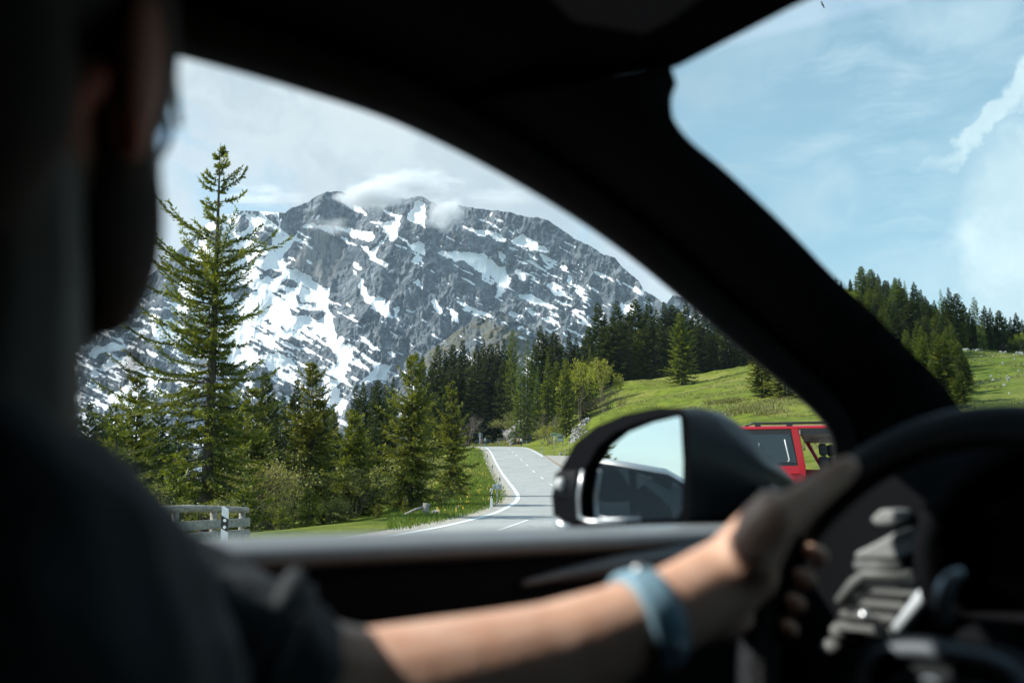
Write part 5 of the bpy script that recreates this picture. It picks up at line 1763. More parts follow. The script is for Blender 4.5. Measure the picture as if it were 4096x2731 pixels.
def red_van():
    """tall red van seen from the side: left of the post a sliding door with dark glass, right of it an open cab"""
    A = P(3010, 1900, 16.3); B = P(4080, 1900, 15.1)
    d = Vector((B.x - A.x, B.y - A.y, 0)).normalized()
    rz = math.atan2(d.y, d.x)
    gx, gy = P(3195, 1900, 16.1).x, 16.1
    root = empty('red_van', (gx, gy, gz(gx, gy)), rz)
    base = root.location.z
    # local frame: x along the side to the right, y away from us; measured heights in metres
    def zz(py, Y=16.05):
        return P(3195, py, Y).z - base
    z_roof, z_belt = zz(1700), zz(1862)
    top_w, bot = zz(1716), 0.32
    x_l, x_r = -3.1, 1.9
    # shell: roof, lower side, far side, posts
    shell = MB()
    shell.loft([[Vector((x, 0.02, bot)), Vector((x, -.03, .75)), Vector((x, -.01, z_belt))] + [Vector((x, .04, z_belt)), Vector((x, .06, bot))] for x in (x_l, -.55, .06)], True)
    roof = MB()
    sec = lambda x, dz=0.0: [Vector((x, .055, top_w)), Vector((x, .035, top_w + .02)), Vector((x, .045, z_roof - .025 + dz)), Vector((x, .11, z_roof + dz)), Vector((x, .95, z_roof + .05 + dz)), Vector((x, 1.79, z_roof + dz)), Vector((x, 1.865, top_w)), Vector((x, 1.80, top_w)), Vector((x, .95, z_roof - .02 + dz)), Vector((x, .12, top_w))]
    roof.loft([sec(x_l), sec(-1), sec(1.2), sec(x_r)])
    bo = shell.build('body', M_RED, root, True, bevel=.012)
    roof.build('roof', M_RED, root, True)
    # door post leaning with the tumblehome, and the sloping front post of the far side
    MB().loft([[Vector((x0 + dx, y, z)) for dx, y in ((-.055, -.012), (.055, -.012), (.055, .07), (-.055, .07))] for x0, z, in ((.075, bot), (.055, z_belt), (-.035, top_w + .01))]).build('door_post', M_RED, root, bevel=.01)
    MB().tube([(.32, 1.78, z_belt + .02), (.02, 1.75, top_w)], .035, 8).build('far_post', M_RED, root, True)
    MB().box(((x_l + x_r) / 2, 1.82, (bot + z_belt - .05) / 2), (x_r - x_l, .05, z_belt - .05 - bot)).build('far_side', M_RED, root)
    MB().box(((x_l + x_r) / 2, .95, .42), (x_r - x_l, 1.7, .05)).build('cab_floor', M_BLACKP, root)
    MB().box((x_l, .93, 1.0), (.05, 1.7, 1.3)).build('tailgate', M_RED, root, bevel=.02)
    # sliding door window with rubber frame
    fr = MB()
    lf = lambda z: .0 + (z - z_belt) / (top_w - z_belt) * .05
    w0, w1 = -3.0, -.02
    poly = [(w0, z_belt - .02), (w1 + .035, z_belt - .02), (w1 - .06, top_w + .004), (w0, top_w + .004)]
    MB().add([Vector((x, lf(z) - .004, z)) for x, z in poly] + [Vector((x, lf(z) + .01, z)) for x, z in poly], [(0, 1, 2, 3), (7, 6, 5, 4), (0, 1, 5, 4), (1, 2, 6, 5), (2, 3, 7, 6), (3, 0, 4, 7)]).build('window_seal', M_BLACKP, root)
    poly = [(w0 + .03, z_belt + .05), (w1 - .005, z_belt + .05), (w1 - .095, top_w - .075), (w0 + .03, top_w - .075)]
    MB().add([Vector((x, lf(z) - .010, z)) for x, z in poly] + [Vector((x, lf(z) - .0045, z)) for x, z in poly], [(0, 1, 2, 3), (7, 6, 5, 4), (0, 1, 5, 4), (1, 2, 6, 5), (2, 3, 7, 6), (3, 0, 4, 7)]).build('window', M_GLASSD, root)
    # pale belt and seat edge catch the light behind the glass: the folded sun strap
    MB().tube([Vector((-.20, -.012, top_w - .16)), Vector((-.165, -.014, z_belt + .24)), Vector((-.135, -.014, z_belt + .09)), Vector((-.16, -.014, z_belt + .07))], .010, 6).build('window_strap', M_WHITE, root, True)
    MB().tube([Vector((-.60, -.012, z_belt + .37)), Vector((-.615, -.012, z_belt + .25)), Vector((-.585, -.012, z_belt + .2))], .008, 6).build('window_strap', M_GREYSIGN, root, True)
    MB().box(((x_l + .0) / 2, -.030, z_belt - .20), (-x_l - .1, .012, .05)).build('door_track', M_RED, root, bevel=.004)
    MB().box((-.05, -.035, z_belt - .115), (.17, .03, .035)).build('door_handle', M_RED, root, bevel=.01)
    # roof rail with feet
    rl = MB()
    zr = zz(1689)
    rl.tube([Vector((-.83, .12, z_roof - .0)), Vector((-.70, .11, z_roof + .05)), Vector((-.56, .10, zr)), Vector((.4, .10, zr)), Vector((x_r, .10, zr - .01))], [.012, .02, .020, .020, .02], 8)
    rr = rl.build('roof_rail', M_BLACKP, root, True)
    for x in (-.62, .30 - .42, 1.2):
        MB().box((x, .105, (zr + z_roof) / 2 - .01), (.10, .05, zr - z_roof + .04), taper=.8).build('rail_foot', M_BLACKP, rr)
    rl = MB()
    rl.tube([Vector((-.83, 1.76, z_roof)), Vector((-.56, 1.76, zr)), Vector((x_r, 1.76, zr - .01))], .02, 8)
    rl.build('roof_rail', M_BLACKP, root, True)
    # open cab: lining, grab handle, sun visor, two seats
    lin = mat('pale headlining', (.42, .40, .37), .9)
    MB().loft([[Vector((x, .14, top_w - .03)), Vector((x, .9, top_w - .04)), Vector((x, 1.70, top_w - .04)), Vector((x, 1.78, top_w - .16 - .02 * k)), Vector((x, 1.74, top_w - .17)), Vector((x, 1.66, top_w - .07)), Vector((x, .9, top_w - .06)), Vector((x, .14, top_w - .05))] for k, x in enumerate((.05, .6, x_r))]).build('headlining', lin, root, True)
    MB().box((.9, .06, top_w - .03), (1.7, .05, .09)).build('door_seal', M_BLACKP, root)
    MB().tube([(.18, 1.60, top_w - .10), (.19, 1.56, top_w - .155), (.30, 1.56, top_w - .155), (.33, 1.60, top_w - .10)], .017, 7).build('grab_handle', lin, root, True)
    MB().box((.85, 1.45, top_w - .11), (.75, .10, .11), M=Matrix.Rotation(.08, 3, 'Y')).build('sun_visor', lin, root, bevel=.03)
    seat = mat('dark seat cloth', (.022, .026, .03), .9, vary=.3, vscale=12)
    for k, (sx, sy_) in enumerate(((.40, .50), (.52, 1.25))):
        se = empty('seat'); se.parent = root
        MB().box((sx + .02, sy_, z_belt - .20), (.17, .50, .72), M=Matrix.Rotation(-.13, 3, 'Y'), taper=.9).build('backrest', seat, se, bevel=.05, segs=3)
        MB().box((sx - .02, sy_, z_belt + .265), (.13, .36, .20), M=Matrix.Rotation(-.1, 3, 'Y')).build('headrest', seat, se, bevel=.05, segs=3)
        MB().box((sx + .28, sy_, z_belt - .52), (.6, .50, .15)).build('cushion', seat, se, bevel=.04, segs=3)
    bb = MB()
    bb.ellipsoid((.80, .62, z_belt - .02), (.17, .16, .19))
    bb.build('airbag_cover', mat('cream cover', (.55, .53, .49), .8), root, True)
    for x in (-2.4, 1.45):
        wheel(root, (x, .14, .33), .33, .22); wheel(root, (x, 1.72, .33), .33, .22)
    tag(root, 'red van with dark side glass, black roof rail and open cab, behind the wing mirror', 'van')


red_van()


# ---------------------------------------------------------------- grass, flowers (nobody could count them)
def grass():
    rs = np.random.RandomState(8)
    def scatter(n, fx, fy, hmin, hmax, wid, name, m, keep):
        x, y = fx(n), fy(n)
        x = x(y) if callable(x) else x
        rd = road_dist(x, y)
        ok = keep(x, y, rd)
        x, y = x[ok], y[ok]
        z = ground_z(x, y)
        n = len(x)
        h = rs.uniform(hmin, hmax, n)
        a = rs.rand(n) * 6.283
        lean = rs.normal(0, .45, (n, 2)) * h[:, None]
        dx, dy = np.cos(a) * wid * rs.uniform(.6, 1.4, n), np.sin(a) * wid
        V = np.stack([np.stack([x - dx, y - dy, z - .03], 1), np.stack([x + dx, y + dy, z - .03], 1), np.stack([x + lean[:, 0], y + lean[:, 1], z + h], 1)], 1).reshape(-1, 3)
        F = np.arange(len(V)).reshape(-1, 3)
        t = np.repeat(np.clip(rs.normal(.45, .3, n), 0, 1), 3)
        o = link_mesh(name, np_mesh(name, V, F, {'tint': t}), m)
        tag(o, kind='stuff')
    mg = needle_mat('grass blades', (0.055, 0.105, 0.012), (0.165, 0.225, 0.030), .35, 0)
    mdry = needle_mat('dry meadow tufts', (0.100, 0.125, 0.024), (0.330, 0.300, 0.130), .3, 0)
    scatter(90000, lambda n: (lambda y: (rs.uniform(1560, 2060, n) - 2048) / FPX * y), lambda n: rs.uniform(30, 165, n) ** 1.0, .06, .22, .022, 'grass', mg, lambda x, y, rd: (rd < -0.55 - rs.rand(len(rd)) * .7) & (rd > -13))
    scatter(150000, lambda n: (lambda y: (rs.uniform(2150, 4300, n) - 2048) / FPX * y), lambda n: rs.uniform(70, 275, n), .06, .22, .08, 'meadow_tufts', mdry, lambda x, y, rd: (rd > 10.5) & (fbm(x / 7, y / 7, 3, 33) > .47))
    for hx, hy, hY, hw, hn in ((2900, 1605, 150, 2.3, 2600), (3000, 1650, 118, 2.6, 2600), (3100, 1598, 140, 1.8, 1500), (3090, 1655, 112, 1.6, 1200)):
        q_ = P(hx, hy, hY)
        scatter(hn, lambda n: (lambda y: q_.x + rs.normal(0, hw * .5, n)), lambda n: hY + rs.normal(0, hw * .45, n), .12, .55, .09, 'meadow_tufts', mdry, lambda x, y, rd: rd > 9)
    scatter(16000, lambda n: (lambda y: (rs.uniform(1840, 2200, n) - 2048) / FPX * y), lambda n: rs.uniform(205, 272, n), .10, .28, .09, 'field_grass', mdry, lambda x, y, rd: (rd > 9) | (rd < -1.5))
    fl = mat('dandelion yellow', (.75, .52, .03), .7)
    x = []
    n = 320
    y = rs.uniform(36, 130, n); x = (rs.uniform(1700, 2050, n) - 2048) / FPX * y
    rd = road_dist(x, y); ok = (rd < -1.2) & (rd > -11); x, y = x[ok], y[ok]
    z = ground_z(x, y) + rs.uniform(.12, .26, len(x))
    V, F = [], []
    for a, b, c in zip(x, y, z):
        o = len(V); r = .022
        V += [(a - r, b, c), (a, b - r, c + .01), (a + r, b, c), (a, b + r, c + .01), (a, b, c + .025), (a, b, c - .12)]
        F += [(o, o + 1, o + 4), (o + 1, o + 2, o + 4), (o + 2, o + 3, o + 4), (o + 3, o, o + 4), (o, o + 5, o + 1), (o + 2, o + 5, o + 3)]
    tag(link_mesh('dandelions', np_mesh('dandelions', V, F), fl), kind='stuff')


grass()
# ---------------------------------------------------------------- our own car, seen from inside
TH = rad(47)                                   # the car's nose points 47 degrees to the right of the view
FV = Vector((math.sin(TH), math.cos(TH), 0))
LV = Vector((-math.cos(TH), math.sin(TH), 0))
UP = Vector((0, 0, 1))
E0 = Vector((0, 0, EYE))


def W(F, L, z):
    return E0 + FV * F + LV * L + UP * z


def on_side(px, py, base=.70, k=.30):
    """where the line of sight meets the leaning side of the car"""
    d = pix_dir(px, py)
    z = 0.0
    for _ in range(20):
        s_ = (base - k * max(0.0, z)) / d.dot(LV)
        z = d.z * s_
    return E0 + d * s_


def on_F(px, py, F):
    d = pix_dir(px, py)
    return E0 + d * (F / d.dot(FV))


M_TRIM = mat('black cabin trim', (.0085, .009, .0105), .8, spec=0.0, bump=.15, bscale=300)
M_FABRIC = mat('black roof fabric', (.006, .006, .0065), .95, spec=0.0)
M_SOFT = mat('dark grey soft plastic', (.018, .019, .021), .7, spec=0.02, vary=.2, vscale=40)
M_GLOSSB = mat('gloss black plastic', (.008, .009, .011), .12, spec=.5)
M_SILV = mat('satin silver trim', (.60, .62, .64), .32, .85)
M_LEATH = mat('black leather', (.009, .011, .014), .5, spec=.15, bump=.3, bscale=260)
M_OWN = paint('black body paint', (.006, .007, .010), .22)
M_MIRROR = mat('mirror glass', (.80, .84, .86), .015, 1.0)
M_HOUS = mat('dark mirror housing', (.007, .009, .012), .45, spec=.25)
M_LEDGE = mat('grey door top', (.185, .197, .203), .40, spec=.5, vary=.1, vscale=40)  # dark plastic made lighter: the sky's reflection is in the base colour
M_VISOR = mat('grey visor fabric', (.030, .031, .036), .95, spec=.1)

own = empty('car', (0, 0, 0))
tag(own, 'our own dark car seen from inside: pillar, roof, door, wing mirror and steering wheel', 'car')

# --- door frame, roof rail and windscreen pillar
A_PX = [(120, 112), (350, 126), (560, 165), (687, 197), (1007, 283), (1281, 366), (1555, 457), (1784, 558), (2012, 676), (2238, 808), (2416, 924), (2569, 1037), (2700, 1144), (2897, 1315), (3063, 1455), (3188, 1560), (3300, 1663), (3348, 1735), (3362, 1800), (3366, 1850)]
B_PX = [(2654, 258), (2632, 316), (2637, 393), (2661, 463), (2724, 547), (2851, 652), (2991, 779), (3131, 912), (3314, 1100), (3445, 1219), (3527, 1301), (3659, 1434), (3741, 1515), (3807, 1602), (3840, 1650)]
A_W = smooth_line([on_side(a, b) for a, b in A_PX], 76)
B_W = smooth_line([on_side(a, b, .60, .22) for a, b in B_PX], 40)


def strip(name, rows, m, thick=0.012, out=None, parent=own, smooth=True):
    """surface through rows of points, given a back face so that it has thickness"""
    n = len(rows[0])
    mb = MB()
    vs = [p for r in rows for p in r]
    nr = len(rows)
    back = [p + (out(p) if out else UP) * thick for p in vs]
    f = []
    for i in range(nr - 1):
        for k in range(n - 1):
            a = i * n + k
            f.append((a, a + 1, a + 1 + n, a + n))
            o = nr * n
            f.append((o + a, o + a + n, o + a + 1 + n, o + a + 1))
    o = nr * n
    for k in range(n - 1):
        f.append((k, o + k, o + k + 1, k + 1))
        a = (nr - 1) * n + k
        f.append((a, a + 1, o + a + 1, o + a))
    for i in range(nr - 1):
        a = i * n
        f.append((a, a + n, o + a + n, o + a))
        a = i * n + n - 1
        f.append((a, o + a, o + a + n, a + n))
    mb.add(vs + back, f)
    return mb.build(name, m, parent, smooth)


kA = next(i for i, p in enumerate(A_W) if (p - E0).dot(FV) > 0.50)      # where the roof turns into the pillar
# frame band round the window: rounded rubber-and-trim section that follows the whole curve
fr_rows = []
for i, p in enumerate(A_W):
    t = (A_W[min(len(A_W) - 1, i + 1)] - A_W[max(0, i - 1)]).normalized()
    inw = -LV
    nrm = t.cross(inw).normalized()
    if nrm.z < 0: nrm = -nrm
    fr_rows.append([p + LV * .010 + nrm * .002, p + nrm * -.001, p + inw * .010 + nrm * .006, p + inw * .014 + nrm * .018, p + inw * .012 + nrm * .028, p + inw * .004 + nrm * .034])
strip('door_frame', fr_rows, M_SOFT, .004, lambda p: LV)
# pillar between frame and windscreen
pa = A_W[kA:]
rows = []
for i, p in enumerate(pa):
    f = i / (len(pa) - 1)
    q = B_W[min(40, int(round(f * 40)))]
    t = (pa[min(len(pa) - 1, i + 1)] - pa[max(0, i - 1)]).normalized()
    nrm = t.cross(-LV).normalized()
    if nrm.z < 0: nrm = -nrm
    a = p - LV * .004 + nrm * .033
    mid = a.lerp(q, .5)
    tow = (E0 - mid).normalized()
    rows.append([a, a.lerp(q, .22) + tow * .022, mid + tow * .030, a.lerp(q, .78) + tow * .024, q + tow * .004, q + FV * .012, q + FV * .045 + LV * .02, q + LV * .07 + FV * .04])
strip('windscreen_pillar', rows, M_TRIM, .02, lambda p: LV)
# dark ceramic band along the windscreen edge
band = []
for i, p in enumerate(B_W):
    t = (B_W[min(40, i + 1)] - B_W[max(0, i - 1)]).normalized()
    o2 = t.cross(FV * .6 + UP * .8).normalized()
    if o2.dot(LV) > 0: o2 = -o2
    band.append([p + FV * .014 + LV * .004, p + FV * .016 + o2 * .0])
bx = lambda a, b: MB().add([W(F, L, z) for z in (a[2], b[2]) for F, L in ((a[0], a[1]), (b[0], a[1]), (b[0], b[1]), (a[0], b[1]))], [(3, 2, 1, 0), (4, 5, 6, 7), (0, 1, 5, 4), (1, 2, 6, 5), (2, 3, 7, 6), (3, 0, 4, 7)])
# --- roof
rl = [A_W[i] for i in range(0, kA + 1)]
hdr = []
for p in rl:
    F = (p - E0).dot(FV)
    nrm = UP
    a = p - LV * .004 + UP * .034
    c = W(F, .40, .385) if F < .62 else W(.64, .42, .378)
    hdr.append([a, a.lerp(c, .33) - LV * .012 + UP * .004, a.lerp(c, .66) + UP * .010, c])
F0 = (rl[0] - E0).dot(FV)
corner = B_W[0]
for k in range(4):
    pass
strip('roof_lining', hdr + [[hdr[-1][k].lerp([rows[0][1].lerp(corner, .3), corner.lerp(rows[0][1], .2), corner, W(.66, .47, .372)][k], t_) + UP * .006 * math.sin(math.pi * t_) for k in range(4)] for t_ in (.33, .66, 1.0)], M_FABRIC, .02, lambda p: UP + LV * .6)
roof_rows = []
for L in np.linspace(.42, -.95, 8):
    roof_rows.append([W(F, L, .385 + .02 * (1 - ((L + .2) / .75) ** 2) * (1 if F < .6 else .2) - (.0 if F < .6 else .016)) for F in (-1.5, -1.0, -.5, 0, .3, .55, .66)])
strip('roof_lining', roof_rows, M_FABRIC, .035, lambda p: UP)
# windscreen header: from the corner across to the far side, its line read from the photograph
h_rows = []
for L in np.linspace(.53, -.95, 14):
    zz_ = .353 + (.53 - L) * .125 if L > .3 else .382
    zz_ = min(zz_, .378)
    h_rows.append([W(.58, L, .389), W(.64, L, zz_ + .004), W(.665, L, zz_), W(.70, L, zz_ + .015), W(.72, L, zz_ + .04)])
strip('windscreen_header', h_rows, M_FABRIC, .012, lambda p: UP)
vis = MB()
vs_ = [E0 + pix_dir(a, b) * (.356 / pix_dir(a, b).z) for a, b in ((1790, -60), (1880, 40), (1960, 100), (2060, 155), (2160, 212), (2250, 246), (2330, 240), (2430, 212), (2560, 160), (2690, 90), (2900, -60), (3000, -500), (2100, -500))]
nv_ = len(vs_)
vis.add([*vs_, *[p + UP * .012 for p in vs_]], [tuple(range(nv_)), tuple(reversed(range(nv_, 2 * nv_)))] + [(k, k + nv_, (k + 1) % nv_ + nv_, (k + 1) % nv_) for k in range(nv_)])
vis.build('sun_visor', M_VISOR, own, bevel=.006, segs=3)
MB().add([W(.30, .66, .335), W(.60, .66, .30), W(.64, .36, .395), W(.30, .36, .44), W(.30, .66, .355), W(.60, .66, .32), W(.64, .36, .42), W(.30, .36, .46)], [(3, 2, 1, 0), (4, 5, 6, 7), (0, 1, 5, 4), (1, 2, 6, 5), (2, 3, 7, 6), (3, 0, 4, 7)]).build('roof_corner', M_FABRIC, own)
bx((.34, .42, .392), (.655, .66, .43)).build('roof_corner', M_FABRIC, own)
# --- closed rest of the shell
sh = MB()
sh.loft([[W(F, .80, z) for z in (-.08, -.75)] + [W(F, .74, z) for z in (-.75, -.10)] for F in (-1.6, -.5, .6, 1.35, 2.3)])
sh.build('body_side', M_OWN, own, bevel=.01)
bx((-1.62, -1.0, -1.05), (-1.58, .76, .42)).build('rear_wall', M_TRIM, own)
bx((-1.6, -.98, -1.05), (1.3, -.95, .10)).build('passenger_door', M_TRIM, own)
bx((-1.6, -.98, .10), (1.25, -.95, .40)).build('passenger_light_block', M_TRIM, own)  # unseen panel over the passenger windows, added to keep light out
bx((-1.6, -.95, -1.1), (1.5, .76, -1.05)).build('floor_carpet', M_FABRIC, own)
bx((-1.57, .62, -.06), (-.13, .70, .36)).build('rear_pillar', M_TRIM, own)  # unseen pillar, extended forward to cut light on the driver's neck
bx((1.50, -.98, -.85), (2.5, .78, -.16)).build('bonnet', M_OWN, own, bevel=.04)
bx((1.42, -.95, -1.05), (1.46, .74, -.10)).build('firewall', M_TRIM, own)
for F_ in (-1.15, 1.85):
    for L_ in (.70, -.88):
        p = W(F_, L_, 0)
        w_ = wheel(own, (p.x, p.y, .35), .35, .23)
        w_.rotation_euler = (0, 0, math.atan2(FV.y, FV.x))
ro = []
for i in range(0, kA + 5):
    p = A_W[i]
    F = (p - E0).dot(FV)
    ro.append([p + LV * .012 + UP * .012, p + LV * .016 + UP * .06, W(F, .52, .425), W(F, .30, .450), W(F, -.2, .462), W(F, -.7, .450), W(F, -1.0, .36)])
bk_ = [[q - FV * d_ for q in ro[0]] for d_ in (2.0, .6)]
for r_ in bk_:
    r_[0].z = r_[1].z - .05
strip('roof', bk_ + ro, M_OWN, .012, lambda p: UP)
bx((-1.6, .60, .20), (-.05, .76, .42)).build('roof_rail_trim', M_TRIM, own)
# --- door: ledge, inner panel, glossy trim line
prof = [(.795, -.085), (.775, -.062), (.735, -.052), (.700, -.0490), (.668, -.0500), (.648, -.0550), (.640, -.0600), (.640, -.0655), (.652, -.070), (.72, -.09)]
door = MB()
door.loft([[W(F, L - (.012 if F > 1.1 else 0), z - .016 * (F - .5875)) for L, z in prof] for F in (-1.5, -.6, 0, .3, .6, .9, 1.2, 1.36)])
dr = door.build('door', M_LEDGE, own, True)
ins = MB()
ins.loft([[W(F, L, z - .016 * (F - .5875)) for L, z in ((.6505, -.0705), (.6460, -.10), (.6450, -.16), (.639, -.262), (.60, -.318), (.585, -.38), (.60, -.46), (.63, -.8), (.66, -1.0), (.72, -1.0), (.72, -.095))] for F in (-1.5, -.3, .4, .9, 1.36)])
ins.build('door_panel', M_TRIM, dr, True)
tl = [on_side(a, b, .640, 0) for a, b in ((2080, 2335), (2240, 2300), (2420, 2268), (2600, 2238), (2780, 2208), (2950, 2176), (3060, 2150))]
MB().tube(smooth_line(tl, 24), [.002 + .008 * min(1, i / 9) for i in range(25)], 10).build('trim_line', mat('dark gloss trim', (.10, .105, .11), .3, spec=.6), dr, True)
ar = MB()
ar.loft([[W(F, .60 + dx, -.30 + dz) for dx, dz in ((.05, .02), (-.03, .015), (-.045, -.01), (-.03, -.05), (.05, -.05))] for F in (-.4, 0, .45, .62)])
ar.build('armrest', M_TRIM, dr, True, bevel=.006)

# --- wing mirror
FM = 1.0
fo = [(2216, 2088), (2206, 1980), (2236, 1885), (2300, 1770), (2385, 1703), (2500, 1655), (2640, 1628), (2722, 1632), (2752, 1668), (2764, 1850), (2758, 2060), (2735, 2092), (2500, 2108), (2300, 2112)]
gi = [(2322, 2068), (2318, 1985), (2336, 1880), (2392, 1782), (2462, 1725), (2560, 1686), (2650, 1664), (2706, 1656), (2722, 1672), (2732, 1850), (2728, 2040), (2708, 2072), (2500, 2082), (2360, 2084)]
FO = [on_F(a, b, FM) for a, b in fo]
GI = [on_F(a, b, FM - .004) for a, b in gi]
GD = [p + FV * .014 for p in GI]
mw = empty('wing_mirror'); mw.parent = own
fm = MB()
n = len(FO)
vs = FO + GI + GD
fs = [(k, (k + 1) % n, n + (k + 1) % n, n + k) for k in range(n)] + [(n + k, n + (k + 1) % n, 2 * n + (k + 1) % n, 2 * n + k) for k in range(n)]
fm.add(vs, fs)
cen = sum(FO, Vector()) / n
bulge = [p.lerp(cen, -.015) + FV * .05 for p in FO]
r2 = [(2480, 2085), (2478, 1985), (2500, 1900), (2545, 1800), (2610, 1730), (2700, 1690), (2800, 1676), (2900, 1706), (3010, 1765), (3110, 1850), (3190, 1935), (3130, 2030), (2950, 2070), (2700, 2090)]
R2 = [on_F(a, b, FM + .19) for a, b in r2]
mid = [bulge[k].lerp(R2[k], .5) + (bulge[k] - cen).normalized() * .012 for k in range(n)]
hs = MB()
hs.loft([FO, bulge, mid, R2, [p.lerp(sum(R2, Vector()) / n, .6) + FV * .03 for p in R2]], True, False)
hs.add([p.lerp(sum(R2, Vector()) / n, .6) + FV * .03 for p in R2], [tuple(range(n))])
fmo = fm.build('frame', M_TRIM, mw, False)
hs.build('housing', M_HOUS, mw, True)
gl_ = MB()
gl_.add(GD + [p + FV * .004 for p in GD], [tuple(range(n)), tuple(reversed(range(n, 2 * n)))] + [(k, k + n, (k + 1) % n + n, (k + 1) % n) for k in range(n)])
gl_.build('mirror_glass', M_MIRROR, mw)
# bright bead of the glass edge and the lamp window in the housing's outer end
MB().tube([p - FV * .002 for p in GI[12:] + GI[:3]], .0028, 6).build('glass_edge', M_SILV, mw, True)
il = MB()
ic = [on_F(a, b, FM - .003) for a, b in ((2222, 1888), (2300, 1880), (2296, 1990), (2214, 1990))]
il.add(ic + [p + FV * .004 for p in ic], [(3, 2, 1, 0), (4, 5, 6, 7), (0, 1, 5, 4), (1, 2, 6, 5), (2, 3, 7, 6), (3, 0, 4, 7)])
ilo = il.build('indicator', M_GLOSSB, mw)
lens = MB(); lens.ellipsoid(on_F(2242, 1934, FM - .006), (.007, .007, .0085))
lens.build('lens', M_WHITE, mw, True)  # white bead added for the spot of reflected light on the lamp window
lo = MB()
lo.tube([on_F(a, b, FM - .002) for a, b in ((2222, 2078), (2250, 2100), (2285, 2112))], .006, 8)
lo.build('edge_highlight', M_SILV, mw, True)  # silver strip put in for the highlight under the housing
ft = MB()
a_, b_ = on_F(3080, 2000, FM + .15), W(1.12, .73, -.05)
ft.tube([a_, a_.lerp(b_, .5) - UP * .004, b_], [.03, .028, .04], 10)
ft.build('mirror_foot', M_OWN, mw, True)

# --- windscreen
ws = MB()
rowsw = []
for k in range(0, 41, 5):
    p = B_W[k]
    F, L, z = (p - E0).dot(FV), (p - E0).dot(LV), p.z - EYE
    rowsw.append([W(F + .03 + .10 * (1 - ((l + .16) / .76) ** 2), l, z + .004 + (.02 if k == 0 else 0)) for l in np.linspace(L + .03, -.93, 10)])
mg = bpy.data.materials.new('windscreen glass'); mg.use_nodes = True
g = NT(mg.node_tree)
o_ = g.n('ShaderNodeOutputMaterial'); tb = g.n('ShaderNodeBsdfTransparent'); tb.inputs[0].default_value = (.82, .905, .915, 1)
gb = g.n('ShaderNodeBsdfGlossy'); gb.inputs['Roughness'].default_value = .02
fz = g.n('ShaderNodeValue'); fz.outputs[0].default_value = .035
mx = g.n('ShaderNodeMixShader'); g.t.links.new(fz.outputs[0], mx.inputs[0]); g.t.links.new(tb.outputs[0], mx.inputs[1]); g.t.links.new(gb.outputs[0], mx.inputs[2]); g.t.links.new(mx.outputs[0], o_.inputs[0])
V = [p for r in rowsw for p in r]; nc = 10
ws.add(V, [(i * nc + k, i * nc + k + 1, (i + 1) * nc + k + 1, (i + 1) * nc + k) for i in range(len(rowsw) - 1) for k in range(nc - 1)])
ws.build('windscreen', mg, own, True)

# --- dashboard
dash = MB()
dash.loft([[W(1.44, L, .010 + dz_), W(1.20, L, .035 + dz_), W(1.07, L, .032 + dz_), W(1.015, L, .014 + dz_ * .7), W(1.000, L, -.03), W(1.005, L, -.26), W(.95, L, -.36), W(1.0, L, -.60), W(1.44, L, -.7)] for L, dz_ in ((.655, -.055), (.60, -.02), (.54, 0), (.2, 0), (-.2, 0), (-.6, 0), (-.94, 0))])
da = dash.build('dashboard', M_TRIM, own, True, bevel=.008)
# instrument hood
hood = MB()
cxh = .27
for F_, r, zc in ((1.02, 1.0, -.055), (.93, 1.05, -.055), (.90, .98, -.058)):
    pass
ring = lambda F_, w, h, z: [W(F_ - .02 * math.sin(a), cxh + w * math.cos(a), z + h * max(-.35, math.sin(a))) for a in np.linspace(0, 2 * math.pi, 29)[:-1]]
hood.loft([ring(1.12, .17, .115, -.080), ring(1.0, .170, .128, -.080), ring(.92, .168, .130, -.085), ring(.915, .148, .110, -.085), ring(.97, .14, .100, -.087)], True, True)
hood.build('instrument_hood', M_TRIM, da, True)
MB().add([p + FV * .012 for p in ring(.95, .136, .094, -.088)], [tuple(range(28))]).build('instrument_face', M_GLOSSB, da)
# air vent at the door end
vent = empty('air_vent'); vent.parent = own
VF = .945
vq = lambda pts, m, nm, r=.004, par=vent: MB().tube([on_F(a, b, VF) for a, b in pts], r, 8).build(nm, m, par, True)
M_VENT = mat('satin grey plastic', (.13, .137, .134), .5, spec=.3)
bp = [on_F(a, b, VF + .035) for a, b in ((3440, 2285), (3770, 2285), (3580, 2545), (3310, 2530))]
MB().add(bp + [p + FV * .01 for p in bp], [(3, 2, 1, 0), (4, 5, 6, 7), (0, 1, 5, 4), (1, 2, 6, 5), (2, 3, 7, 6), (3, 0, 4, 7)]).build('vent_back', M_BLACKP, vent)
vq(((3360, 2408), (3415, 2335), (3462, 2297), (3650, 2306)), M_VENT, 'vent_frame', .0065)
for (xa, ya, xb, yb) in ((3432, 2355, 3668, 2372), (3392, 2404, 3620, 2424), (3360, 2452, 3585, 2474), (3345, 2505, 3570, 2522)):
    s_ = MB()
    pA, pB = on_F(xa, ya, VF + .004), on_F(xb, yb, VF + .004)
    s_.loft([[p + UP * u + FV * f for u, f in ((.0034, -.001), (-.0030, -.002), (-.0026, .010), (.0016, .010))] for p in (pA, pB)])
    s_.build('vent_slat', M_VENT, vent, bevel=.001)
MB().ellipsoid(on_F(3462, 2463, VF - .008), (.007, .007, .007)).build('vent_knob', M_SILV, vent, True)
vq(((3757, 2300), (3680, 2405), (3594, 2518)), mat('pale satin trim', (.55, .60, .64), .5, spec=.4), 'trim_strip', .0075, own)
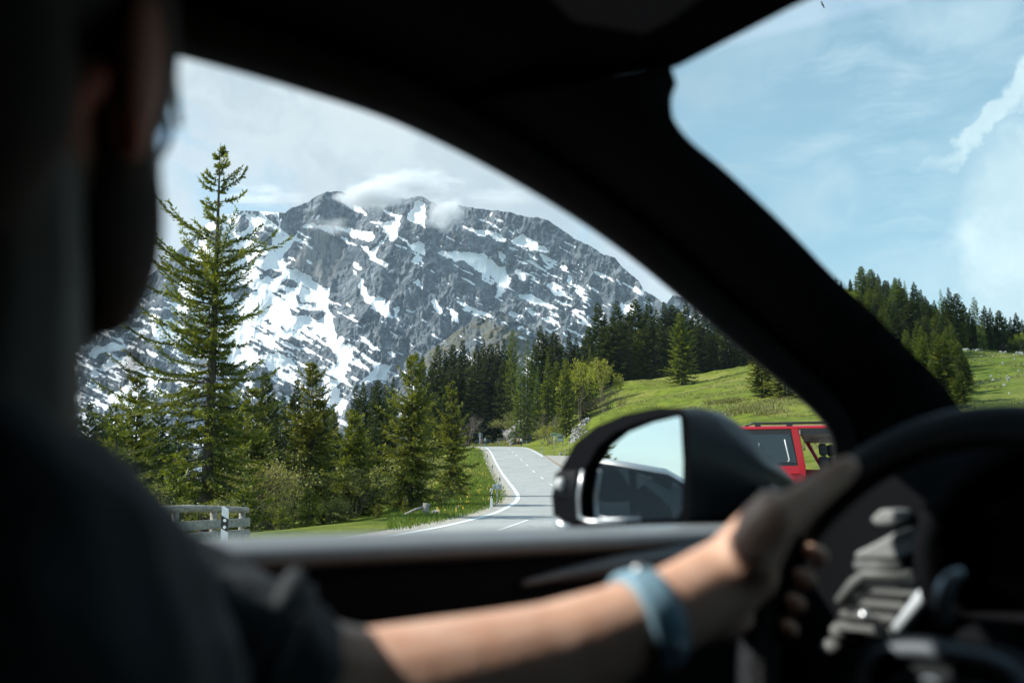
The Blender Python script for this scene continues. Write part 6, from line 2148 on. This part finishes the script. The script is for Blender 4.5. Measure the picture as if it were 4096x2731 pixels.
# sunlight on the dark dash end, painted as two added pale pieces
cap = MB()
cq = [on_F(a, b, VF - .004) for a, b in ((3482, 2180), (3580, 2128), (3570, 2180), (3590, 2236), (3420, 2236), (3415, 2212))]
cap.add(cq + [p + FV * .05 + UP * .006 for p in cq], [tuple(reversed(range(6))), tuple(range(6, 12))] + [(k, (k + 1) % 6, (k + 1) % 6 + 6, k + 6) for k in range(6)])
cap.build('dash_sun_patch', mat('painted dash sunlight', (.24, .25, .245), .6), da, bevel=.003)
vq(((3425, 2260), (3600, 2268)), M_VENT, 'vent_sill', .0055)
cap2 = MB()
cq = [on_F(a, b, VF + .02) for a, b in ((3478, 2075), (3520, 2035), (3580, 2040), (3572, 2092), (3500, 2100))]
cap2.add(cq + [p + FV * .05 for p in cq], [tuple(reversed(range(5))), tuple(range(5, 10))] + [(k, (k + 1) % 5, (k + 1) % 5 + 5, k + 5) for k in range(5)])
cap2.build('dash_sun_patch', MATS['painted dash sunlight'], da, bevel=.003)
# light switch below the vent
for a, b, r in ((3375, 2525, .011), (3330, 2590, .010)):
    MB().ellipsoid(on_F(a, b, VF + .02), (r * 1.3, r * 1.3, r)).build('switch', M_VENT, own, True)

# --- steering wheel
CW = P(3920, 2650, .72)
TW = rad(20)
NW = (-FV * math.cos(TW) + UP * math.sin(TW)).normalized()      # towards the driver
UW = -LV
VW = UP * math.cos(TW) + FV * math.sin(TW)
RW, TR = .178, .0165


def wpt(ang, r=RW, n=0.0):
    return CW + (UW * math.cos(ang) + VW * math.sin(ang)) * r + NW * n


sw = empty('steering_wheel'); sw.parent = own
rim = MB()
nn, mm_ = 96, 14
rings = []
for i in range(nn):
    a = 2 * math.pi * i / nn
    e = UW * math.cos(a) + VW * math.sin(a)
    rings.append([CW + e * (RW + TR * math.cos(b)) + NW * (TR * 1.1 * math.sin(b)) for b in np.linspace(0, 2 * math.pi, mm_ + 1)[:-1]])
rim.loft(rings + [rings[0]], True, False)
rim.build('rim', M_LEATH, sw, True)
st = MB()
for i in range(150):
    a = 2 * math.pi * i / 150
    st.tube([wpt(a, RW - TR * .62, TR * .92), wpt(a + .02, RW - TR * .80, TR * .78)], .0007, 4)
st.build('stitching', mat('grey thread', (.12, .10, .09), .8), sw)


def plate(pts, n0, n1, m, nm, par, bev=.006, dome=0.0):
    """flat shape on the wheel, pts in wheel coordinates (right, up)"""
    f = lambda n, k=1.0: [CW + (UW * x * k + VW * y * k) + NW * n for x, y in pts]
    return MB().loft([f(n0), f(n0 + (n1 - n0) * .7), f(n1, .94)]).build(nm, m, par, True, bevel=bev, segs=3)


def rrect(cx, cy, w, h, e=3.2, k=36, top=1.0):
    o = []
    for i in range(k):
        a = 2 * math.pi * i / k
        c_, s_ = math.cos(a), math.sin(a)
        x = math.copysign(abs(c_) ** (2 / e), c_) * w
        y = math.copysign(abs(s_) ** (2 / e), s_) * h
        o.append((cx + x * (top if y > 0 else 1.0), cy + y))
    return o


for pts in ([(-.160, -.070), (-.06, -.030), (-.06, -.075), (-.135, -.115)], [(.170, .022), (.06, .045), (.06, -.045), (.166, -.030)]):
    plate(pts, -.012, .006, M_TRIM, 'spoke', sw)
pad = plate(rrect(0, -.054, .078, .060), -.03, .052, M_LEATH, 'airbag_cover', sw, .008)
# chrome outlined badge field with the maker's four rings
ov = rrect(0, -.037, .058, .031, 3.0, 40, .93)
lp = [CW + UW * x + VW * y + NW * .054 for x, y in ov]
MB().tube(lp + [lp[0], lp[1]], .0060, 8, False).build('badge_surround', mat('brushed grey trim', (.13, .15, .175), .65, .2), sw, True)
em = MB()
for k in range(4):
    cx_ = (k - 1.5) * .0155
    pts = [CW + UW * (cx_ + .0098 * math.cos(a)) + VW * (-.034 + .0098 * math.sin(a)) + NW * (.0545 + .001 * (k % 2)) for a in np.linspace(0, 2 * math.pi, 25)]
    em.tube(pts, .0019, 7, False)
em.build('ring_emblem', mat('emblem chrome', (.15, .18, .21), .6, .2), sw, True)
# spoke trim that curves down beside the left spoke
tr_ = [P(a, b, .655) for a, b in ((3850, 2285), (3800, 2318), (3776, 2372), (3772, 2440), (3786, 2498))]
MB().tube(smooth_line(tr_, 20), [.003 + .003 * math.sin(math.pi * i / 20) for i in range(21)], 8).build('spoke_trim', mat('grey metal trim', (.34, .37, .40), .4, .7), sw, True)
MB().add([W(f_, l_, z_) for f_, l_, z_ in ((.60, -.04, .372), (.60, -.64, .372), (.66, -.64, .175), (.66, -.04, .175), (.615, -.04, .375), (.615, -.64, .375), (.675, -.64, .175), (.675, -.04, .175))], [(3, 2, 1, 0), (4, 5, 6, 7), (0, 1, 5, 4), (1, 2, 6, 5), (2, 3, 7, 6), (3, 0, 4, 7)]).build('sun_visor', M_VISOR, own, bevel=.005)  # unseen passenger visor, added folded down to keep windscreen light off the driver
MB().loft([[W(.60 + f_, .06 - .26 * t_ + 0, .262 + .035 * math.sin(a)) + FV * (.012 * math.cos(a)) for a in np.linspace(0, 6.283, 17)[:-1]] for t_, f_ in ((0, 0), (.5, .02), (1, .0))]).build('rear_view_mirror', M_GLOSSB, own, True)
MB().tube([CW + NW * -.02, CW - NW * .25], [.035, .05], 14).build('column', M_TRIM, sw, True)
sb = empty('driver_seat'); sb.parent = own
bx((-.30, .12, -.62), (.25, .60, -.48)).build('cushion', M_FABRIC, sb, bevel=.04, segs=3)
bx((-.36, .14, -.50), (-.22, .58, -.05)).build('backrest', M_FABRIC, sb, bevel=.04, segs=3)

# dark car standing behind us on the left: what the wing mirror shows
dk_car = copy_tree([o for o in COL.objects if o.name.startswith('parked_car')][0])
dk_car.location = (-8.2, 1.2, gz(-8.2, 1.2) + .03)
dk_car.rotation_euler = (0, 0, rad(-90))
dk_car.scale = (1.06, 1.06, 1.12)
tag(dk_car, 'dark car standing to our left, seen only as a reflection in the wing mirror', 'car')
# ---------------------------------------------------------------- the driver
M_SKIND = mat('driver skin', (0.70, 0.455, 0.345), 0.5, vscale=45, color2=(0.62, 0.36, 0.255), bump=.08, spec=.12, bscale=120)
M_SHIRT = mat('black shirt', (.030, .036, .042), .85, vary=.4, vscale=30, bump=.4, bscale=60)
M_HAIR = mat('dark hair', (.012, .010, .010), .7, bump=1.0, bscale=150)
M_STRAP = mat('blue grey strap', (.22, .38, .49), .5, vary=.15, vscale=60)


def Pk(px, py, Y):
    return P(px, py, Y)


HC = P(-190, 205, .40)                         # middle of the head, at eye level
HF = Vector((math.sin(rad(-4)), math.cos(rad(-4)), 0))
HR = Vector((HF.y, -HF.x, 0))
HM = Matrix((HR, HF, UP)).transposed()
hp = lambda r, f, u: HC + HR * r + HF * f + UP * u
bd = MB()
# skull, face, jaw, nose, ears
bd.ellipsoid(hp(0, -.005, .035), (.076, .096, .088), HM)
bd.ellipsoid(hp(0, .030, -.035), (.060, .062, .080), HM)
bd.ellipsoid(hp(0, .050, -.085), (.040, .042, .034), HM)
bd.ellipsoid(hp(0, .098, -.020), (.014, .020, .026), HM)
bd.ellipsoid(hp(0, .082, .012), (.052, .016, .012), HM)
for s_ in (-1, 1):
    bd.ellipsoid(hp(s_ * .060, .045, -.035), (.014, .03, .03), HM)
    bd.ellipsoid(hp(s_ * .080, -.012, -.006), (.010, .020, .034), HM)
    bd.ellipsoid(hp(s_ * .077, -.004, -.034), (.008, .011, .014), HM)
# neck and trunk
NB = P(-420, 1780, .375)
limb(bd, [hp(0, -.025, -.05), P(-290, 1150, .385), NB], [.062, .058, .066], 14)
RS, LS = P(-190, 2640, .285), P(-480, 1980, .52)
chest = (RS + LS) / 2 - UP * .10
bd.ellipsoid(chest, (.15, .11, .16), Matrix((-LV, FV, UP)).transposed())
bd.ellipsoid(chest - UP * .22, (.145, .11, .20), Matrix((-LV, FV, UP)).transposed())
limb(bd, [NB - UP * .02, RS + UP * .01], [.058, .050], 12)
limb(bd, [NB - UP * .02, LS + UP * .01], [.058, .050], 12)
# right arm hangs out of view to the lap; left arm reaches for the wheel
limb(bd, [RS, RS - UP * .26 + FV * .04, RS - UP * .30 + FV * .26 + LV * .06], [.052, .042, .034], 12)
EL = P(1120, 2775, .558)
ARM = [(EL, .0450), (P(1428, 2835, .572), .0440), (P(1700, 2783, .585), .0425), (P(1960, 2715, .597), .0388), (P(2224, 2633, .61), .0338), (P(2454, 2533, .62), .0288), (P(2700, 2432, .634), .0268)]
limb(bd, [LS, LS.lerp(EL, .5), EL], [.052, .047, .044], 14)
limb(bd, [a for a, _ in ARM], [b for _, b in ARM], 16)
wr = ARM[-1][0]


# hand: palm, thumb along the rim, four fingers closed round it
def rimpt(deg):
    a = rad(deg)
    return wpt(a), (UW * math.cos(a) + VW * math.sin(a))


palm_a = P(2890, 2330, .652)
limb(bd, [wr, palm_a], [.0265, .027], 14)
K = []
for k, deg in enumerate((153, 161, 169, 177)):
    c, e = rimpt(deg)
    K.append(c + e * .021 + NW * (.006 - .002 * k))
bd.ellipsoid(palm_a.lerp(K[1], .45), (.028, .026, .030))
for k, q in enumerate(K):
    limb(bd, [palm_a + (q - K[1]) * .35, q], [.020, .0125], 10)
K0 = P(3085, 2030, .668)
limb(bd, [palm_a.lerp(K0, .2), K0], [.022, .013], 10)
for k, deg in enumerate((153, 161, 169, 177)):
    c, e = rimpt(deg)
    rr = TR + (.0085, .0088, .0085, .0078)[k]
    pts = []
    for ph in (20, -30, -80, -125, -170, -205 + k * 6):
        a = rad(ph)
        pts.append(c + e * rr * math.cos(a) + NW * rr * 1.06 * math.sin(a))
    limb(bd, [K[k]] + pts, [.0112, .0100, .0094, .0090, .0084, .0078, .0068], 9)
TB = P(3000, 2230, .640)
limb(bd, [palm_a, TB, P(3110, 2085, .640), P(3200, 2010, .650), P(3300, 1940, .664), P(3390, 1866, .670)], [.024, .0195, .0140, .0115, .0108, .0085], 12)
bd.ellipsoid(P(3090, 2020, .652), (.0115, .0115, .0095))
# shade painted into the skin colour round head and neck, the ears stay pink
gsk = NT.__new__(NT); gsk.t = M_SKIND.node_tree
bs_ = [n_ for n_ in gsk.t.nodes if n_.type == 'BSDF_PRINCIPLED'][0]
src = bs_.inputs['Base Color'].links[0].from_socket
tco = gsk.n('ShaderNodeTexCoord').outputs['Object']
head_shade = gsk.mapr(gsk.vmath('DISTANCE', tco, tuple(hp(0, -.02, -.10))), .24, .29, 1.0, 0.0)
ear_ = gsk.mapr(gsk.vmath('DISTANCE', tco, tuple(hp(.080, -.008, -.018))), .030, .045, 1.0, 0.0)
shaded_skin = gsk.mix(head_shade, src, (.065, .048, .040))
bs_.inputs['Subsurface Weight'].default_value = .25
bs_.inputs['Subsurface Radius'].default_value = (1.0, .25, .12)
bs_.inputs['Subsurface Scale'].default_value = .012
gsk.t.links.new(gsk.mix(ear_, shaded_skin, (.42, .19, .15)), bs_.inputs['Base Color'])
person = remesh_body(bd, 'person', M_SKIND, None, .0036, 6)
tag(person, 'bearded driver in black shirt and glasses, blue wrist strap, hand on the steering wheel', 'person')
# hair and beard: shaggy edge
hr = MB()
hr.ellipsoid(hp(0, -.018, .052), (.089, .106, .090), HM)
hr.ellipsoid(hp(0, -.058, -.035), (.074, .052, .078), HM)
for s_ in (-1, 1):
    hr.ellipsoid(hp(s_ * .070, .030, .020), (.014, .030, .050), HM)
remesh_body(hr, 'hair', M_HAIR, person, .006, 3)
br = MB()
br.ellipsoid(hp(0, .060, -.080), (.060, .052, .052), HM)
for s_ in (-1, 1):
    br.ellipsoid(hp(s_ * .052, .048, -.060), (.024, .036, .056), HM)
    br.ellipsoid(hp(s_ * .058, .034, -.015), (.018, .026, .055), HM)
remesh_body(br, 'beard', M_HAIR, person, .005, 3)
rs_ = np.random.RandomState(2)
bh = MB()
for _ in range(420):
    a, b = rs_.uniform(-1.4, 1.4), rs_.uniform(-1, .75)
    q = hp(.061 * math.sin(a), .058 + .048 * math.cos(a), -.082 + .052 * b)
    dv = (HR * math.sin(a) * .6 + HF * math.cos(a) * .4 + UP * (b * .5 - .7) + Vector(rs_.randn(3)) * .35).normalized()
    bh.tube([q, q + dv * .012], [.0006, .0003], 3, False)
bh.build('beard_hairs', M_HAIR, person)
# glasses
gs = empty('glasses'); gs.parent = person
for s_ in (-1, 1):
    cpt = hp(s_ * .036, .112, .002)
    pts = [cpt + HR * (.027 * math.cos(a) + 0 * s_) + UP * (.021 * math.sin(a)) - HF * (.010 * abs(math.cos(a)) if math.cos(a) * s_ > 0 else 0) for a in np.linspace(0, 2 * math.pi, 25)]
    MB().tube(pts, .0018, 7, False).build('frame', M_GLOSSB, gs, True)
    lm = bpy.data.materials.get('lens glass')
    if lm is None:
        lm = mg.copy(); lm.name = 'lens glass'
        [n_ for n_ in lm.node_tree.nodes if n_.type == 'BSDF_TRANSPARENT'][0].inputs[0].default_value = (.55, .60, .66, 1)
    MB().add(pts[:-1], [tuple(range(24))]).build('lens', lm, gs)
    MB().tube([hp(s_ * .066, .106, .008), hp(s_ * .078, .05, .010), hp(s_ * .080, -.010, .012), hp(s_ * .078, -.03, -.006)], .0022, 6).build('temple', M_GLOSSB, gs, True)
MB().tube([hp(-.010, .112, .006), hp(0, .115, .009), hp(.010, .112, .006)], .0018, 6).build('bridge', M_GLOSSB, gs, True)
# shirt: body and left sleeve, with a turned cuff
stm = MB()
CM = Matrix((-LV, FV, UP)).transposed()
stm.ellipsoid(chest, (.168, .13, .175), CM)
stm.ellipsoid(chest - UP * .22, (.16, .125, .21), CM)
limb(stm, [NB - UP * .035, RS + UP * .004], [.064, .066], 14)
limb(stm, [NB - UP * .035, LS + UP * .004], [.064, .060], 14)
limb(stm, [RS, RS - UP * .22 + FV * .03], [.068, .060], 14)
cuff = LS.lerp(EL, .955)
limb(stm, [LS, LS.lerp(EL, .45), LS.lerp(EL, .8), cuff], [.060, .058, .0555, .0535], 16)
stm.ellipsoid(NB - UP * .01, (.074, .074, .028))
so = remesh_body(stm, 'shirt', M_SHIRT, person, .006, 4)
dsp = so.modifiers.new('folds', 'DISPLACE')
tx = bpy.data.textures.new('folds', 'CLOUDS'); tx.noise_scale = .06; tx.noise_depth = 2
dsp.texture = tx; dsp.strength = .016; dsp.mid_level = .5; dsp.texture_coords = 'GLOBAL'
ax = (cuff - LS).normalized()
cf = MB()
u_ = ax.orthogonal().normalized(); w_ = ax.cross(u_)
for dz in (0.0, .010):
    cf.tube([cuff + ax * (dz - .012) + (u_ * math.cos(a) + w_ * math.sin(a)) * (.0545 + .002 * math.sin(3 * a + dz * 200)) for a in np.linspace(0, 2 * math.pi, 30)], .0065 - dz * .15, 8, False)
cf.build('sleeve_cuff', M_SHIRT, person, True)
# strap round the wrist
wa, wb = ARM[5][0], ARM[6][0]
c0 = wa.lerp(wb, .30); c1 = wa.lerp(wb, .78)
ax = (wb - wa).normalized(); u_ = ax.orthogonal().normalized(); w_ = ax.cross(u_)
rg = lambda c, r: [c + (u_ * math.cos(a) + w_ * math.sin(a)) * r for a in np.linspace(0, 2 * math.pi, 41)[:-1]]
wst = MB().loft([rg(c0, .0285), rg(c0, .0315), rg(c0.lerp(c1, .15), .0325), rg(c0.lerp(c1, .85), .0312), rg(c1, .0300), rg(c1, .0272)], True, False).build('wrist_strap', M_STRAP, person, True)
bk = MB(); bk.ellipsoid(c0.lerp(c1, .1) + (UP * .9 - LV * .1).normalized() * .033, (.004, .004, .0035))
bk.build('buckle', M_SILV, wst, True)
sd_ = (Vector((.15, -.85, -.45))).normalized()
cc = c0.lerp(c1, .5); sd_ = (sd_ - ax * sd_.dot(ax)).normalized()
MB().ellipsoid(cc + sd_ * .0310, (.005, .002, .005)).build('strap_stud', M_SILV, wst, True)
# ---------------------------------------------------------------- air: haze over the distance, mist on the summit
def volume_mat(name, color, density, aniso=0.2):
    m = bpy.data.materials.new(name); m.use_nodes = True
    g = NT(m.node_tree)
    o = g.n('ShaderNodeOutputMaterial')
    v = g.n('ShaderNodeVolumePrincipled')
    v.inputs['Color'].default_value = (*color, 1)
    v.inputs['Density'].default_value = density
    v.inputs['Anisotropy'].default_value = aniso
    g.t.links.new(v.outputs[0], o.inputs['Volume'])
    return m, g, v


hm, _, _ = volume_mat('thin blue air', (0.62, 0.80, 0.98), 0.000045, 0.0)
hb = MB()
hb.add([(x, y, z) for z in (-420, 1900) for x, y in ((-9300, -9300), (9300, -9300), (9300, 9300), (-9300, 9300))], [(3, 2, 1, 0), (4, 5, 6, 7), (0, 1, 5, 4), (1, 2, 6, 5), (2, 3, 7, 6), (3, 0, 4, 7)])
tag(hb.build('haze', hm), kind='stuff')


# mist that clings to the summits: real volumes with a broken density
def mist(px, py, D, sx, sy, sz, dens, label_seed):
    m, g, v = volume_mat('summit mist', (.97, .98, 1.0), 0.0, 0.0)
    tc = g.n('ShaderNodeTexCoord').outputs['Object']
    n1 = g.noise(g.vmath('ADD', tc, (label_seed * 3.1, 0, 0)), 1.9, 5, 0.62)
    r = g.vmath('LENGTH', tc)
    f = g.mapr(r, 0.0, 1.0, 0.26, -0.34, False)
    d = g.math('MAXIMUM', g.math('ADD', g.math('SUBTRACT', n1, 0.46), f), 0.0)
    g.put(v, 'Density', g.math('MULTIPLY', d, dens))
    mb = MB(); mb.ellipsoid((0, 0, 0), (1, 1, 1), None, 24, 14)
    o = mb.build('mist', m, None, True)
    o.location = P(px, py, D)
    k = D / FPX
    o.scale = (sx * k, sz, sy * k)
    tag(o, kind='stuff')


mist(1490, 770, 3760, 290, 120, 190, .14, 1)
mist(1640, 740, 3850, 380, 95, 190, .12, 2)
mist(1770, 860, 3680, 150, 150, 130, .15, 3)
mist(1330, 905, 3560, 190, 80, 90, .035, 4)
mist(1050, 790, 3950, 330, 75, 220, .07, 5)
mist(2000, 790, 3900, 300, 60, 160, .05, 6)
